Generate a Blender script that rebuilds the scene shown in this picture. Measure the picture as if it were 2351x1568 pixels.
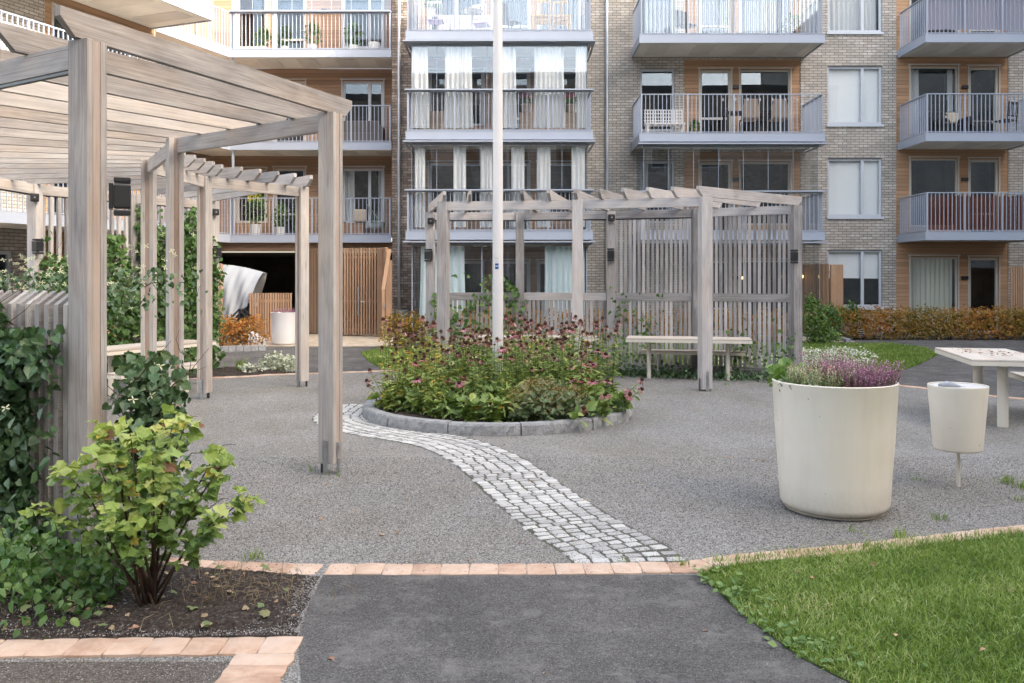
import bpy, math, random
import numpy as np
from mathutils import Vector, Matrix
sc = bpy.context.scene
for o in list(bpy.data.objects): bpy.data.objects.remove(o)
# ------------------------------------------------------------------ camera
CAM_H = 1.6; FPX = 2000.0; UC = 1175.5; VH = 641.0      # measured on a 2351 px wide view
cd = bpy.data.cameras.new("camera"); cam = bpy.data.objects.new("camera", cd)
sc.collection.objects.link(cam); sc.camera = cam
cam.location = (0, 0, CAM_H); cam.rotation_euler = (math.radians(90), 0, 0)
cd.sensor_width = 36; cd.lens = 36 * FPX / 2351; cd.shift_y = -(784 - VH) / 2351
cd.clip_start = 0.1; cd.clip_end = 500
sc.render.resolution_x = 1024; sc.render.resolution_y = 683
# ------------------------------------------------------------------ world and sun
SUN_DIR = Vector((0.83, -0.40, 0.42)).normalized()
EL = math.asin(SUN_DIR.z); AZ = math.atan2(SUN_DIR.x, SUN_DIR.y)
w = bpy.data.worlds.new("World"); sc.world = w; w.use_nodes = True
nt = w.node_tree; bg = nt.nodes["Background"]
sky = nt.nodes.new("ShaderNodeTexSky"); sky.sky_type = 'NISHITA'; sky.sun_disc = False
sky.sun_elevation = EL; sky.sun_rotation = AZ
sky.air_density = 0.8; sky.dust_density = 4.0; sky.ozone_density = 0.6
hs = nt.nodes.new("ShaderNodeHueSaturation"); hs.inputs["Saturation"].default_value = .72
wb = nt.nodes.new("ShaderNodeMix"); wb.data_type = 'RGBA'; wb.blend_type = 'MULTIPLY'; wb.inputs[0].default_value = 1; wb.inputs[7].default_value = (1.075, 1.0, .885, 1)
nt.links.new(sky.outputs[0], hs.inputs["Color"]); nt.links.new(hs.outputs[0], wb.inputs[6]); nt.links.new(wb.outputs[2], bg.inputs[0]); bg.inputs[1].default_value = 0.15
sd = bpy.data.lights.new("sun", 'SUN'); sd.energy = 1.2; sd.angle = math.radians(0.5); sd.color = (1, .96, .90)
so = bpy.data.objects.new("sun", sd); sc.collection.objects.link(so)
so.rotation_euler = (-SUN_DIR).to_track_quat('-Z', 'Y').to_euler()
sc.view_settings.view_transform = 'Standard'; sc.view_settings.look = 'None'
sc.view_settings.exposure = 3.06; sc.view_settings.gamma = 1
sc.cycles.max_bounces = 8; sc.cycles.diffuse_bounces = 3; sc.cycles.glossy_bounces = 3
sc.cycles.transparent_max_bounces = 16; sc.cycles.transmission_bounces = 4
sc.cycles.use_denoising = True; sc.cycles.caustics_reflective = False; sc.cycles.caustics_refractive = False
R = random.Random(11); rng = np.random.default_rng(11)
col = sc.collection
def PX(u, v, Z): return Vector(((u - UC) / FPX * Z, Z, CAM_H + (VH - v) / FPX * Z))
def GR(u, v, z=0.0):
    Z = (CAM_H - z) * FPX / (v - VH); return Vector(((u - UC) / FPX * Z, Z, z))
# ------------------------------------------------------------------ mesh builder
class MB:
    def __init__(s):
        s.V = []; s.F = []; s.U = []; s.Rn = []; s.n = 0; s.batches = []
    def face(s, pts, uv=None, r=0.5):
        b = s.n; s.V += [tuple(p) for p in pts]; s.n += len(pts)
        s.F.append(list(range(b, s.n)))
        s.U += (uv if uv else [(p[0] + p[1] * .7, p[2] + p[1] * .3) for p in s.V[b:]]); s.Rn.append(r)
    def box(s, c, sz, ax=None, r=None, slant=None):
        c = Vector(c); ax = ax or (Vector((1, 0, 0)), Vector((0, 1, 0)), Vector((0, 0, 1)))
        r = R.random() if r is None else r
        h = [k / 2 for k in sz]; L = max(range(3), key=lambda i: sz[i])
        o1 = R.random() * 20; o2 = R.random() * 20
        co = [(x, y, z) for x in (-h[0], h[0]) for y in (-h[1], h[1]) for z in (-h[2], h[2])]
        b = s.n; s.V += [tuple(c + ax[0] * p[0] + ax[1] * p[1] + ax[2] * p[2]) for p in co]; s.n += 8
        for fi, (f, d) in enumerate((((0, 1, 3, 2), 0), ((4, 6, 7, 5), 0), ((0, 4, 5, 1), 1), ((2, 3, 7, 6), 1), ((0, 2, 6, 4), 2), ((1, 5, 7, 3), 2))):
            s.F.append([b + k for k in f]); s.Rn.append(r)
            if d == L:
                a1, a2 = [k for k in range(3) if k != L]; s.U += [(o1 + co[k][a1], o2 + co[k][a2]) for k in f]
            else:
                ot = [k for k in range(3) if k not in (d, L)][0]
                s.U += [(o1 + co[k][L], o2 + co[k][ot] + fi * .31) for k in f]
        return s
    def bx(s, x0, x1, y0, y1, z0, z1, r=None):
        return s.box(((x0 + x1) / 2, (y0 + y1) / 2, (z0 + z1) / 2), (abs(x1 - x0), abs(y1 - y0), abs(z1 - z0)), r=r)
    def beam(s, p0, p1, w, h, up=(0, 0, 1), r=None):
        p0 = Vector(p0); p1 = Vector(p1); d = (p1 - p0); L = d.length; d /= L
        sd_ = d.cross(Vector(up))
        if sd_.length < 1e-4: sd_ = d.cross(Vector((0, 1, 0)))
        sd_.normalize(); u2 = sd_.cross(d)
        return s.box((p0 + p1) / 2, (L, w, h), (d, sd_, u2), r=r)
    def prism(s, prof, o, ex, ez, ey, w, r=None):
        """profile [(l,h)] in plane ex,ez, thickness w along ey"""
        o = Vector(o); ex = Vector(ex); ez = Vector(ez); ey = Vector(ey); r = R.random() if r is None else r
        q = R.random() * 20; q2 = R.random() * 20; k = len(prof)
        A = [o + ex * a + ez * b - ey * w / 2 for a, b in prof]; B = [p + ey * w for p in A]
        s.face(A, [(q + a, q2 + b) for a, b in prof], r); s.face(B[::-1], [(q + a, q2 + .6 + b) for a, b in prof[::-1]], r)
        for i in range(k):
            j = (i + 1) % k; la = math.hypot(prof[j][0] - prof[i][0], prof[j][1] - prof[i][1])
            s.face([A[j], A[i], B[i], B[j]], [(q + la, q2), (q, q2), (q, q2 + w), (q + la, q2 + w)], r)
        return s
    def tube(s, pts, rad, n=8, r=None, cap=True):
        r = R.random() if r is None else r; pts = [Vector(p) for p in pts]
        rad = rad if isinstance(rad, (list, tuple)) else [rad] * len(pts)
        b = s.n; up = Vector((0, 0, 1)); acc = 0
        for i, p in enumerate(pts):
            d = (pts[min(i + 1, len(pts) - 1)] - pts[max(i - 1, 0)]).normalized()
            a = d.cross(up)
            if a.length < .05: a = d.cross(Vector((1, 0, 0)))
            a.normalize(); c = a.cross(d)
            for k in range(n):
                t = 2 * math.pi * k / n; s.V.append(tuple(p + (a * math.cos(t) + c * math.sin(t)) * rad[i]))
        s.n += n * len(pts)
        for i in range(len(pts) - 1):
            L = (pts[i + 1] - pts[i]).length
            for k in range(n):
                k2 = (k + 1) % n; s.F.append([b + i * n + k, b + (i + 1) * n + k, b + (i + 1) * n + k2, b + i * n + k2]); s.Rn.append(r)
                cc = 2 * math.pi * rad[i] / n
                s.U += [(acc, k * cc), (acc + L, k * cc), (acc + L, (k + 1) * cc), (acc, (k + 1) * cc)]
            acc += L
        if cap:
            for e, bb in ((0, b), (1, b + n * (len(pts) - 1))):
                f = [bb + k for k in range(n)]; f = f if e == 0 else f[::-1]
                s.F.append(f); s.Rn.append(r); s.U += [(0.0, 0.0)] * n
        return s
    def lathe(s, prof, c=(0, 0, 0), n=32, r=.5, closed=False):
        c = Vector(c); b = s.n
        for (rr, z) in prof:
            for k in range(n):
                t = 2 * math.pi * k / n; s.V.append((c.x + rr * math.cos(t), c.y + rr * math.sin(t), c.z + z))
        s.n += n * len(prof); acc = 0
        for i in range(len(prof) - 1):
            L = math.hypot(prof[i + 1][0] - prof[i][0], prof[i + 1][1] - prof[i][1])
            for k in range(n):
                k2 = (k + 1) % n; s.F.append([b + i * n + k, b + i * n + k2, b + (i + 1) * n + k2, b + (i + 1) * n + k]); s.Rn.append(r)
                s.U += [(k / n * 3, acc), ((k + 1) / n * 3, acc), ((k + 1) / n * 3, acc + L), (k / n * 3, acc + L)]
            acc += L
        return s
    def batch(s, V, polys, rn):
        """V (N,k,3), polys template index lists, rn (N,)"""
        s.batches.append((np.asarray(V, dtype=np.float32), polys, np.asarray(rn, dtype=np.float32)))
    def mesh(s, name, off=(0, 0, 0)):
        V = [np.array(s.V, dtype=np.float32).reshape(-1, 3)]
        loops = [np.array([i for f in s.F for i in f], dtype=np.int32)]
        tot = [np.array([len(f) for f in s.F], dtype=np.int32)]
        uv = [np.array(s.U, dtype=np.float32).reshape(-1, 2)]; rn = [np.array(s.Rn, dtype=np.float32)]
        nv = s.n
        for BV, polys, br in s.batches:
            N, k, _ = BV.shape; V.append(BV.reshape(-1, 3))
            flat = np.array([i for p in polys for i in p], dtype=np.int32); ln = np.array([len(p) for p in polys], dtype=np.int32)
            loops.append((flat[None, :] + (nv + np.arange(N, dtype=np.int32) * k)[:, None]).reshape(-1))
            tot.append(np.tile(ln, N)); rn.append(np.repeat(br, len(polys)))
            uv.append(BV.reshape(-1, 3)[loops[-1] - nv][:, :2] * 1.0); nv += N * k
        V = np.concatenate(V) - np.array(off, dtype=np.float32); loops = np.concatenate(loops); tot = np.concatenate(tot)
        uv = np.concatenate(uv); rn = np.concatenate(rn)
        me = bpy.data.meshes.new(name); me.vertices.add(len(V)); me.vertices.foreach_set("co", V.ravel())
        me.loops.add(len(loops)); me.loops.foreach_set("vertex_index", loops)
        me.polygons.add(len(tot)); st = np.zeros(len(tot), dtype=np.int32); st[1:] = np.cumsum(tot)[:-1]
        me.polygons.foreach_set("loop_start", st)
        me.uv_layers.new(name="UVMap"); me.uv_layers[0].data.foreach_set("uv", uv.ravel())
        at = me.attributes.new("rnd", 'FLOAT', 'FACE'); at.data.foreach_set("value", rn)
        me.polygons.foreach_set("use_smooth", np.zeros(len(tot), dtype=bool))
        me.update(calc_edges=True)
        return me
def root_of(o):
    while o.parent: o = o.parent
    return o
def build(mb, name, mat, parent=None, smooth=False, bevel=0, label=None, cat=None, group=None, kind=None, origin=None):
    if parent is not None: off = tuple(root_of(parent).location)
    elif origin is not None: off = tuple(origin)
    else:
        A = np.array(mb.V).reshape(-1, 3)
        for B in mb.batches: A = np.concatenate([A, B[0].reshape(-1, 3)])
        mn = A.min(0); mx = A.max(0); off = ((mn[0] + mx[0]) / 2, (mn[1] + mx[1]) / 2, mn[2])
    me = mb.mesh(name, off); me.materials.append(mat)
    o = bpy.data.objects.new(name, me); col.objects.link(o)
    if parent is not None: o.parent = parent
    else: o.location = off
    if smooth:
        me.polygons.foreach_set("use_smooth", [True] * len(me.polygons))
        if smooth == 'auto':
            m = None
            try: me.set_sharp_from_angle(angle=math.radians(35))
            except Exception: pass
    if bevel:
        b = o.modifiers.new("bevel", 'BEVEL'); b.width = bevel; b.segments = 2; b.limit_method = 'ANGLE'
    tag(o, label, cat, group, kind)
    return o
def tag(o, label=None, cat=None, group=None, kind=None):
    if label: o["label"] = label
    if cat: o["category"] = cat
    if group: o["group"] = group
    if kind: o["kind"] = kind
    return o
def thing(name, label, cat, loc=(0, 0, 0), group=None):
    o = bpy.data.objects.new(name, None); col.objects.link(o); o.location = loc
    o.empty_display_size = .1
    return tag(o, label, cat, group)
def copy_tree(o, parent=None, **kw):
    c = o.copy(); col.objects.link(c); c.parent = parent
    for k, v in kw.items(): c[k] = v
    for ch in list(o.children): copy_tree(ch, c)
    return c
# ------------------------------------------------------------------ materials
def newmat(name):
    m = bpy.data.materials.new(name); m.use_nodes = True; nt = m.node_tree
    return m, nt, nt.nodes["Principled BSDF"]
def N(nt, t, **kw):
    n = nt.nodes.new(t)
    for k, v in kw.items():
        if isinstance(v, tuple) and k.startswith('in_'): pass
        setattr(n, k, v)
    return n
def ramp(nt, stops):
    n = nt.nodes.new("ShaderNodeValToRGB"); e = n.color_ramp.elements
    while len(e) < len(stops): e.new(.5)
    for i, (p, c) in enumerate(stops):
        e[i].position = p; e[i].color = (c[0], c[1], c[2], 1)
    return n
def L(nt, a, b): nt.links.new(a, b)
def noise(nt, vec, scale, detail=4, rough=.6, dist=0):
    n = nt.nodes.new("ShaderNodeTexNoise"); n.inputs["Scale"].default_value = scale
    n.inputs["Detail"].default_value = detail; n.inputs["Roughness"].default_value = rough
    n.inputs["Distortion"].default_value = dist
    if vec: L(nt, vec, n.inputs["Vector"])
    return n
def mapping(nt, src, scale):
    m = nt.nodes.new("ShaderNodeMapping"); m.inputs["Scale"].default_value = scale; L(nt, src, m.inputs[0]); return m.outputs[0]
def mix(nt, fac, a, b, mode='MIX'):
    n = nt.nodes.new("ShaderNodeMix"); n.data_type = 'RGBA'; n.blend_type = mode
    for s, v in ((n.inputs[0], fac), (n.inputs[6], a), (n.inputs[7], b)):
        if isinstance(v, (int, float)): s.default_value = v
        elif isinstance(v, tuple): s.default_value = (v[0], v[1], v[2], 1)
        else: L(nt, v, s)
    return n.outputs[2]
def math_(nt, op, a, b=None, c=None):
    n = nt.nodes.new("ShaderNodeMath"); n.operation = op
    for i, v in enumerate((a, b, c)):
        if v is None: continue
        if isinstance(v, (int, float)): n.inputs[i].default_value = v
        else: L(nt, v, n.inputs[i])
    return n.outputs[0]
def bump(nt, p, h, strength=.5, dist=.01):
    b = nt.nodes.new("ShaderNodeBump"); b.inputs["Strength"].default_value = strength; b.inputs["Distance"].default_value = dist
    L(nt, h, b.inputs["Height"]); L(nt, b.outputs[0], p.inputs["Normal"]); return b
def uvn(nt): return nt.nodes.new("ShaderNodeTexCoord").outputs["UV"]
def objn(nt): return nt.nodes.new("ShaderNodeTexCoord").outputs["Object"]
def posn(nt): return nt.nodes.new("ShaderNodeNewGeometry").outputs["Position"]
def rnd(nt):
    a = nt.nodes.new("ShaderNodeAttribute"); a.attribute_name = "rnd"; return a.outputs["Fac"]
def plain(name, c, rough=.6, metal=0.0, spec=.5, var=.12, vscale=3.0, bmp=0.0):
    m, nt, p = newmat(name); n = noise(nt, posn(nt), vscale, 6, .65)
    k = ramp(nt, [(.3, tuple(x * (1 - var) for x in c)), (.7, tuple(min(1, x * (1 + var)) for x in c))])
    L(nt, n.outputs[0], k.inputs[0]); L(nt, k.outputs[0], p.inputs["Base Color"])
    p.inputs["Roughness"].default_value = rough; p.inputs["Metallic"].default_value = metal
    p.inputs["Specular IOR Level"].default_value = spec
    if bmp: bump(nt, p, noise(nt, posn(nt), 60, 4).outputs[0], bmp, .004)
    return m
def wood(name, stops, warm, grain=.5, rough=.8):
    m, nt, p = newmat(name); uv = uvn(nt); r = rnd(nt)
    g = noise(nt, mapping(nt, uv, (1.2, 60, 1)), 1.0, 6, .6, .6)      # fine long grain
    b = noise(nt, mapping(nt, uv, (1.6, 5, 1)), 1.3, 4, .6, .4)       # weather blotches
    ring = noise(nt, mapping(nt, uv, (.5, 14, 1)), 1.0, 2, .5, 1.2)   # growth ring pattern
    wv = math_(nt, 'SINE', math_(nt, 'MULTIPLY', ring.outputs[0], 46.0))
    wv = math_(nt, 'MULTIPLY_ADD', wv, .05, .0)
    t = math_(nt, 'ADD', math_(nt, 'MULTIPLY', g.outputs[0], .42), math_(nt, 'MULTIPLY', b.outputs[0], .55))
    t = math_(nt, 'ADD', t, math_(nt, 'MULTIPLY', r, .40)); t = math_(nt, 'ADD', t, wv)
    t = math_(nt, 'SUBTRACT', t, .17)
    k = ramp(nt, stops); L(nt, t, k.inputs[0])
    wn = noise(nt, mapping(nt, uv, (1.1, 3, 1)), .9, 3, .5)
    wr = ramp(nt, [(.45, (0, 0, 0)), (.68, (1, 1, 1))]); L(nt, wn.outputs[0], wr.inputs[0])
    wf = math_(nt, 'MULTIPLY', wr.outputs[0], .7)
    c = mix(nt, wf, k.outputs[0], mix(nt, 1.0, k.outputs[0], warm, 'MULTIPLY'))
    # knots
    vo = nt.nodes.new("ShaderNodeTexVoronoi"); vo.feature = 'F1'; vo.inputs["Scale"].default_value = 1.0
    L(nt, mapping(nt, uv, (1.5, 6.5, 1)), vo.inputs["Vector"])
    kr = ramp(nt, [(.0, (1, 1, 1)), (.075, (.75, .75, .75)), (.11, (0, 0, 0))]); L(nt, vo.outputs["Distance"], kr.inputs[0])
    c = mix(nt, math_(nt, 'MULTIPLY', kr.outputs[0], .6), c, tuple(x * .28 for x in warm))
    ck0 = noise(nt, mapping(nt, uv, (.7, 95, 1)), 1.0, 3, .5, .3); cr0 = ramp(nt, [(.29, (1, 1, 1)), (.34, (0, 0, 0))]); L(nt, ck0.outputs[0], cr0.inputs[0]); c = mix(nt, math_(nt, 'MULTIPLY', cr0.outputs[0], .55), c, (.10, .085, .075))
    L(nt, c, p.inputs["Base Color"]); p.inputs["Roughness"].default_value = rough; p.inputs["Specular IOR Level"].default_value = .25
    ck = noise(nt, mapping(nt, uv, (.7, 95, 1)), 1.0, 3, .5, .3); cr = ramp(nt, [(.30, (0, 0, 0)), (.34, (1, 1, 1))]); L(nt, ck.outputs[0], cr.inputs[0])
    bump(nt, p, math_(nt, 'ADD', t, math_(nt, 'MULTIPLY', cr.outputs[0], .6)), grain, .004)
    return m
M = {}
M['wood'] = wood("weathered_wood", [(.15, (.15, .14, .135)), (.42, (.32, .30, .288)), (.62, (.44, .415, .395)), (.85, (.57, .535, .50))], (1.0, .90, .80))
M['woodgrey'] = wood("grey_wood", [(.15, (.135, .13, .13)), (.42, (.32, .312, .315)), (.62, (.455, .44, .44)), (.85, (.585, .56, .55))], (1.0, .93, .86))
M['core'] = wood("reddish_core", [(.15, (.20, .155, .13)), (.5, (.36, .29, .25)), (.85, (.47, .40, .35))], (1.0, .82, .68))
def brick(name, c1, c2, c3, mortar):
    m, nt, p = newmat(name); uv = uvn(nt)
    def bt(a, b, bias, off):
        t = nt.nodes.new("ShaderNodeTexBrick"); t.offset = .5; t.inputs["Scale"].default_value = 1
        t.inputs["Brick Width"].default_value = .243; t.inputs["Row Height"].default_value = .0765
        t.inputs["Mortar Size"].default_value = .0075; t.inputs["Mortar Smooth"].default_value = .15
        t.inputs["Bias"].default_value = bias
        t.inputs["Color1"].default_value = (*a, 1); t.inputs["Color2"].default_value = (*b, 1); t.inputs["Mortar"].default_value = (*mortar, 1)
        L(nt, uv, t.inputs["Vector"]); return t
    t = bt(c1, c2, 0.0, 0); n = noise(nt, uv, 30, 5, .7); n2 = noise(nt, uv, .5, 3, .6)
    vo = nt.nodes.new("ShaderNodeTexWhiteNoise"); vo.noise_dimensions = '2D'
    # pale odd bricks
    sx = nt.nodes.new("ShaderNodeSeparateXYZ"); L(nt, uv, sx.inputs[0])
    row = math_(nt, 'FLOOR', math_(nt, 'DIVIDE', sx.outputs[1], .0765))
    colm = math_(nt, 'FLOOR', math_(nt, 'ADD', math_(nt, 'DIVIDE', sx.outputs[0], .243), math_(nt, 'MULTIPLY', math_(nt, 'MODULO', math_(nt, 'ABSOLUTE', row), 2.0), .5)))
    cx = nt.nodes.new("ShaderNodeCombineXYZ"); L(nt, row, cx.inputs[0]); L(nt, colm, cx.inputs[1]); L(nt, cx.outputs[0], vo.inputs[0])
    pale = math_(nt, 'MULTIPLY', math_(nt, 'GREATER_THAN', vo.outputs[0], .92), math_(nt, 'SUBTRACT', 1.0, t.outputs["Fac"]))
    c = mix(nt, math_(nt, 'MULTIPLY', pale, .6), t.outputs[0], c3)
    c = mix(nt, .45, c, n.outputs[1] if False else mix(nt, n.outputs[0], (.25, .25, .25), (.85, .85, .85)), 'OVERLAY')
    c = mix(nt, math_(nt, 'MULTIPLY', n2.outputs[0], .35), c, mix(nt, 1.0, c, (.8, .78, .78), 'MULTIPLY'))
    L(nt, c, p.inputs["Base Color"]); p.inputs["Roughness"].default_value = .9; p.inputs["Specular IOR Level"].default_value = .2
    h = math_(nt, 'ADD', math_(nt, 'SUBTRACT', 1.0, t.outputs["Fac"]), math_(nt, 'MULTIPLY', n.outputs[0], .3))
    bump(nt, p, h, .8, .012); return m
M['brick'] = brick("pale_brick", (.53, .485, .435), (.39, .36, .32), (.66, .63, .59), (.15, .145, .14))
M['brickdark'] = brick("brown_brick", (.40, .33, .27), (.20, .16, .135), (.52, .47, .41), (.11, .10, .095))
def timber(name, c, pitch=.11, vertical=False):
    m, nt, p = newmat(name); uv = uvn(nt); sx = nt.nodes.new("ShaderNodeSeparateXYZ"); L(nt, uv, sx.inputs[0])
    f = math_(nt, 'FRACT', math_(nt, 'DIVIDE', sx.outputs[0 if vertical else 1], pitch))
    j = ramp(nt, [(.0, (0, 0, 0)), (.07, (1, 1, 1)), (.96, (1, 1, 1)), (1.0, (.3, .3, .3))]); L(nt, f, j.inputs[0])
    row = math_(nt, 'FLOOR', math_(nt, 'DIVIDE', sx.outputs[1], pitch))
    wn = nt.nodes.new("ShaderNodeTexWhiteNoise"); wn.noise_dimensions = '1D'; L(nt, row, wn.inputs[1])
    n = noise(nt, mapping(nt, uv, (2, 30, 1)), 1.0, 5, .6); v = math_(nt, 'ADD', math_(nt, 'MULTIPLY', n.outputs[0], .6), math_(nt, 'MULTIPLY', wn.outputs[0], .35))
    k = ramp(nt, [(.2, tuple(x * .72 for x in c)), (.8, tuple(min(1, x * 1.18) for x in c))]); L(nt, v, k.inputs[0])
    cc = mix(nt, j.outputs[0], tuple(x * .22 for x in c), k.outputs[0]); L(nt, cc, p.inputs["Base Color"])
    p.inputs["Roughness"].default_value = .7; p.inputs["Specular IOR Level"].default_value = .25
    bump(nt, p, j.outputs[0], .7, .012); return m
M['timber'] = timber("ochre_cladding", (.47, .29, .175))
M['timber2'] = timber("brown_cladding", (.38, .25, .17))
M['slat'] = wood("ochre_slats", [(.15, (.25, .155, .10)), (.5, (.38, .25, .165)), (.85, (.47, .32, .22))], (1, .9, .8), .25)
M['metal'] = plain("balcony_metal", (.32, .365, .45), .42, .0, .5, .05, .6)
M['metalframe'] = plain("window_frame", (.54, .58, .64), .45, 0, .5, .05, .8)
M['doorframe'] = plain("door_frame", (.52, .50, .46), .5, 0, .5, .06, .8)
M['soffit'] = plain("soffit_concrete", (.74, .72, .67), .85, 0, .2, .10, .8, .1)
M['galv'] = plain("galvanised_steel", (.42, .44, .46), .35, .8, .5, .2, 25)
M['darksteel'] = plain("dark_steel", (.06, .06, .065), .5, .3, .5, .2, 20)
M['black'] = plain("black_powder_coat", (.018, .019, .022), .42, 0, .5, .2, 8)
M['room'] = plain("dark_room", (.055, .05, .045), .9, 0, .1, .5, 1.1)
M['passage'] = plain('passage_lining', (.16, .125, .10), .9, 0, .1, .3, 1.5)
M['white'] = plain("white_paint", (.64, .64, .65), .35, 0, .5, .04, 2)
M['granite'] = None
M['soil'] = None
def glass(name, refl=.16, tint=(.985, .99, .99)):
    m = bpy.data.materials.new(name); m.use_nodes = True; nt = m.node_tree; nt.nodes.clear()
    out = nt.nodes.new("ShaderNodeOutputMaterial"); mx = nt.nodes.new("ShaderNodeMixShader")
    tr = nt.nodes.new("ShaderNodeBsdfTransparent"); tr.inputs[0].default_value = (*tint, 1)
    gl = nt.nodes.new("ShaderNodeBsdfGlossy"); gl.inputs["Roughness"].default_value = .0; gl.inputs[0].default_value = (.80, .90, 1, 1)
    fr = nt.nodes.new("ShaderNodeFresnel"); fr.inputs[0].default_value = 1.5
    gb = nt.nodes.new('ShaderNodeNewGeometry'); f = math_(nt, 'MULTIPLY', math_(nt, 'ADD', fr.outputs[0], refl), math_(nt, 'SUBTRACT', 1.0, gb.outputs['Backfacing'])); n = noise(nt, posn(nt), .8, 1, .4)
    bp = nt.nodes.new("ShaderNodeBump"); bp.inputs["Strength"].default_value = .5; bp.inputs["Distance"].default_value = .004
    n.inputs["Scale"].default_value = .5; L(nt, n.outputs[0], bp.inputs["Height"]); L(nt, bp.outputs[0], gl.inputs["Normal"])
    L(nt, f, mx.inputs[0]); L(nt, tr.outputs[0], mx.inputs[1]); L(nt, gl.outputs[0], mx.inputs[2]); L(nt, mx.outputs[0], out.inputs[0])
    return m
M['glass'] = glass("window_glass", .08); M['glaze'] = glass("balcony_glazing", .13, (.985, .99, .99))
M['clear'] = glass("clear_lens", .1, (.8, .8, .8))
def cloth(name, c, tl=.35):
    m = bpy.data.materials.new(name); m.use_nodes = True; nt = m.node_tree; p = nt.nodes["Principled BSDF"]
    p.inputs["Base Color"].default_value = (*c, 1); p.inputs["Roughness"].default_value = .9
    t = nt.nodes.new("ShaderNodeBsdfTranslucent"); t.inputs[0].default_value = (*c, 1)
    mx = nt.nodes.new("ShaderNodeMixShader"); mx.inputs[0].default_value = tl
    wv = noise(nt, posn(nt), 150, 2); bump(nt, p, wv.outputs[0], .15, .002)
    o = nt.nodes["Material Output"]; L(nt, p.outputs[0], mx.inputs[1]); L(nt, t.outputs[0], mx.inputs[2]); L(nt, mx.outputs[0], o.inputs[0])
    return m
M['curtain'] = cloth("white_curtain", (.74, .76, .77), .12); M['curtainblue'] = cloth("pale_blue_curtain", (.68, .82, .86), .12)
M['blind'] = cloth("pale_blind", (.93, .96, .97), .05); M['curtaingreen'] = cloth("sage_curtain", (.66, .68, .58), .12)
def leaf(name, stops, tl=.35, rough=.5):
    m = bpy.data.materials.new(name); m.use_nodes = True; nt = m.node_tree; p = nt.nodes["Principled BSDF"]
    k = ramp(nt, stops); L(nt, rnd(nt), k.inputs[0])
    n = noise(nt, posn(nt), 25, 3); c = mix(nt, math_(nt, 'MULTIPLY', n.outputs[0], .5), k.outputs[0], mix(nt, 1.0, k.outputs[0], (.55, .6, .5), 'MULTIPLY'))
    L(nt, c, p.inputs["Base Color"]); p.inputs["Roughness"].default_value = rough; p.inputs["Specular IOR Level"].default_value = .4
    t = nt.nodes.new("ShaderNodeBsdfTranslucent"); L(nt, mix(nt, 1.0, c, (1.0, 1.1, .5), 'MULTIPLY'), t.inputs[0])
    mx = nt.nodes.new("ShaderNodeMixShader"); mx.inputs[0].default_value = tl
    o = nt.nodes["Material Output"]; L(nt, p.outputs[0], mx.inputs[1]); L(nt, t.outputs[0], mx.inputs[2]); L(nt, mx.outputs[0], o.inputs[0])
    return m
M['vine'] = leaf("dark_vine_leaf", [(0, (.035, .08, .035)), (.5, (.075, .145, .065)), (.8, (.13, .21, .11)), (1, (.23, .31, .19))], .2, .42)
M['vinelight'] = leaf("light_vine_leaf", [(0, (.06, .14, .04)), (.5, (.13, .24, .07)), (1, (.26, .37, .13))], .3)
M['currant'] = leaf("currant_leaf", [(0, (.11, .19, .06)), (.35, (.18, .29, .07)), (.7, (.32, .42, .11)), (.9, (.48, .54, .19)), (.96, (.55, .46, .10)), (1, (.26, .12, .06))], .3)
M['perennial'] = leaf("perennial_leaf", [(0, (.09, .16, .05)), (.35, (.23, .33, .10)), (.8, (.43, .50, .17)), (.93, (.56, .52, .12)), (1, (.66, .42, .08))], .3)
M['mantle'] = leaf("mantle_leaf", [(0, (.08, .13, .06)), (.6, (.17, .23, .12)), (1, (.26, .31, .17))], .2)
M['mantleflower'] = leaf("faded_blossom", [(0, (.20, .10, .04)), (.6, (.42, .27, .12)), (1, (.54, .42, .18))], .2)
M['spirea'] = leaf("autumn_spirea_leaf", [(0, (.09, .075, .012)), (.35, (.27, .20, .035)), (.6, (.45, .22, .05)), (.85, (.52, .17, .05)), (1, (.58, .32, .08))], .3)
M['pinkpetal'] = leaf("pink_petal", [(0, (.34, .09, .13)), (.5, (.60, .20, .30)), (1, (.72, .36, .45))], .3)
M['fadedpetal'] = leaf("faded_petal", [(0, (.10, .035, .035)), (.6, (.30, .11, .11)), (1, (.50, .33, .28))], .2)
M['creampetal'] = leaf("cream_petal", [(0, (.62, .62, .36)), (1, (.82, .80, .60))], .3)
M['limepetal'] = leaf("lime_petal", [(0, (.42, .52, .20)), (1, (.64, .68, .38))], .3)
M['cone'] = leaf("cone_brown", [(0, (.030, .012, .010)), (.6, (.085, .028, .015)), (1, (.24, .07, .02))], 0, .8)
M['bark'] = plain("bark", (.075, .05, .038), .9, 0, .2, .35, 20)
M['stem'] = plain("green_stem", (.11, .15, .05), .7, 0, .3, .3, 20)
M['heather'] = leaf("heather_blossom", [(0, (.24, .06, .15)), (.5, (.44, .17, .34)), (1, (.62, .36, .54))], .2)
M['heatherpale'] = leaf("pale_heather", [(0, (.20, .24, .10)), (.5, (.44, .46, .26)), (.8, (.66, .66, .52)), (1, (.50, .13, .17))], .2)
M['ivy'] = leaf("variegated_ivy", [(0, (.12, .20, .09)), (.5, (.25, .33, .18)), (.75, (.58, .61, .48)), (1, (.75, .76, .65))], .2)
M['silver'] = leaf("white_flower_foliage", [(0, (.16, .24, .11)), (.35, (.34, .40, .26)), (.6, (.72, .73, .66)), (1, (.86, .86, .82))], .2)
M['grass'] = leaf("grass_blade", [(0, (.10, .17, .03)), (.4, (.22, .33, .07)), (.75, (.34, .44, .12)), (.9, (.50, .54, .25)), (1, (.60, .56, .34))], .3, .42)
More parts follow.
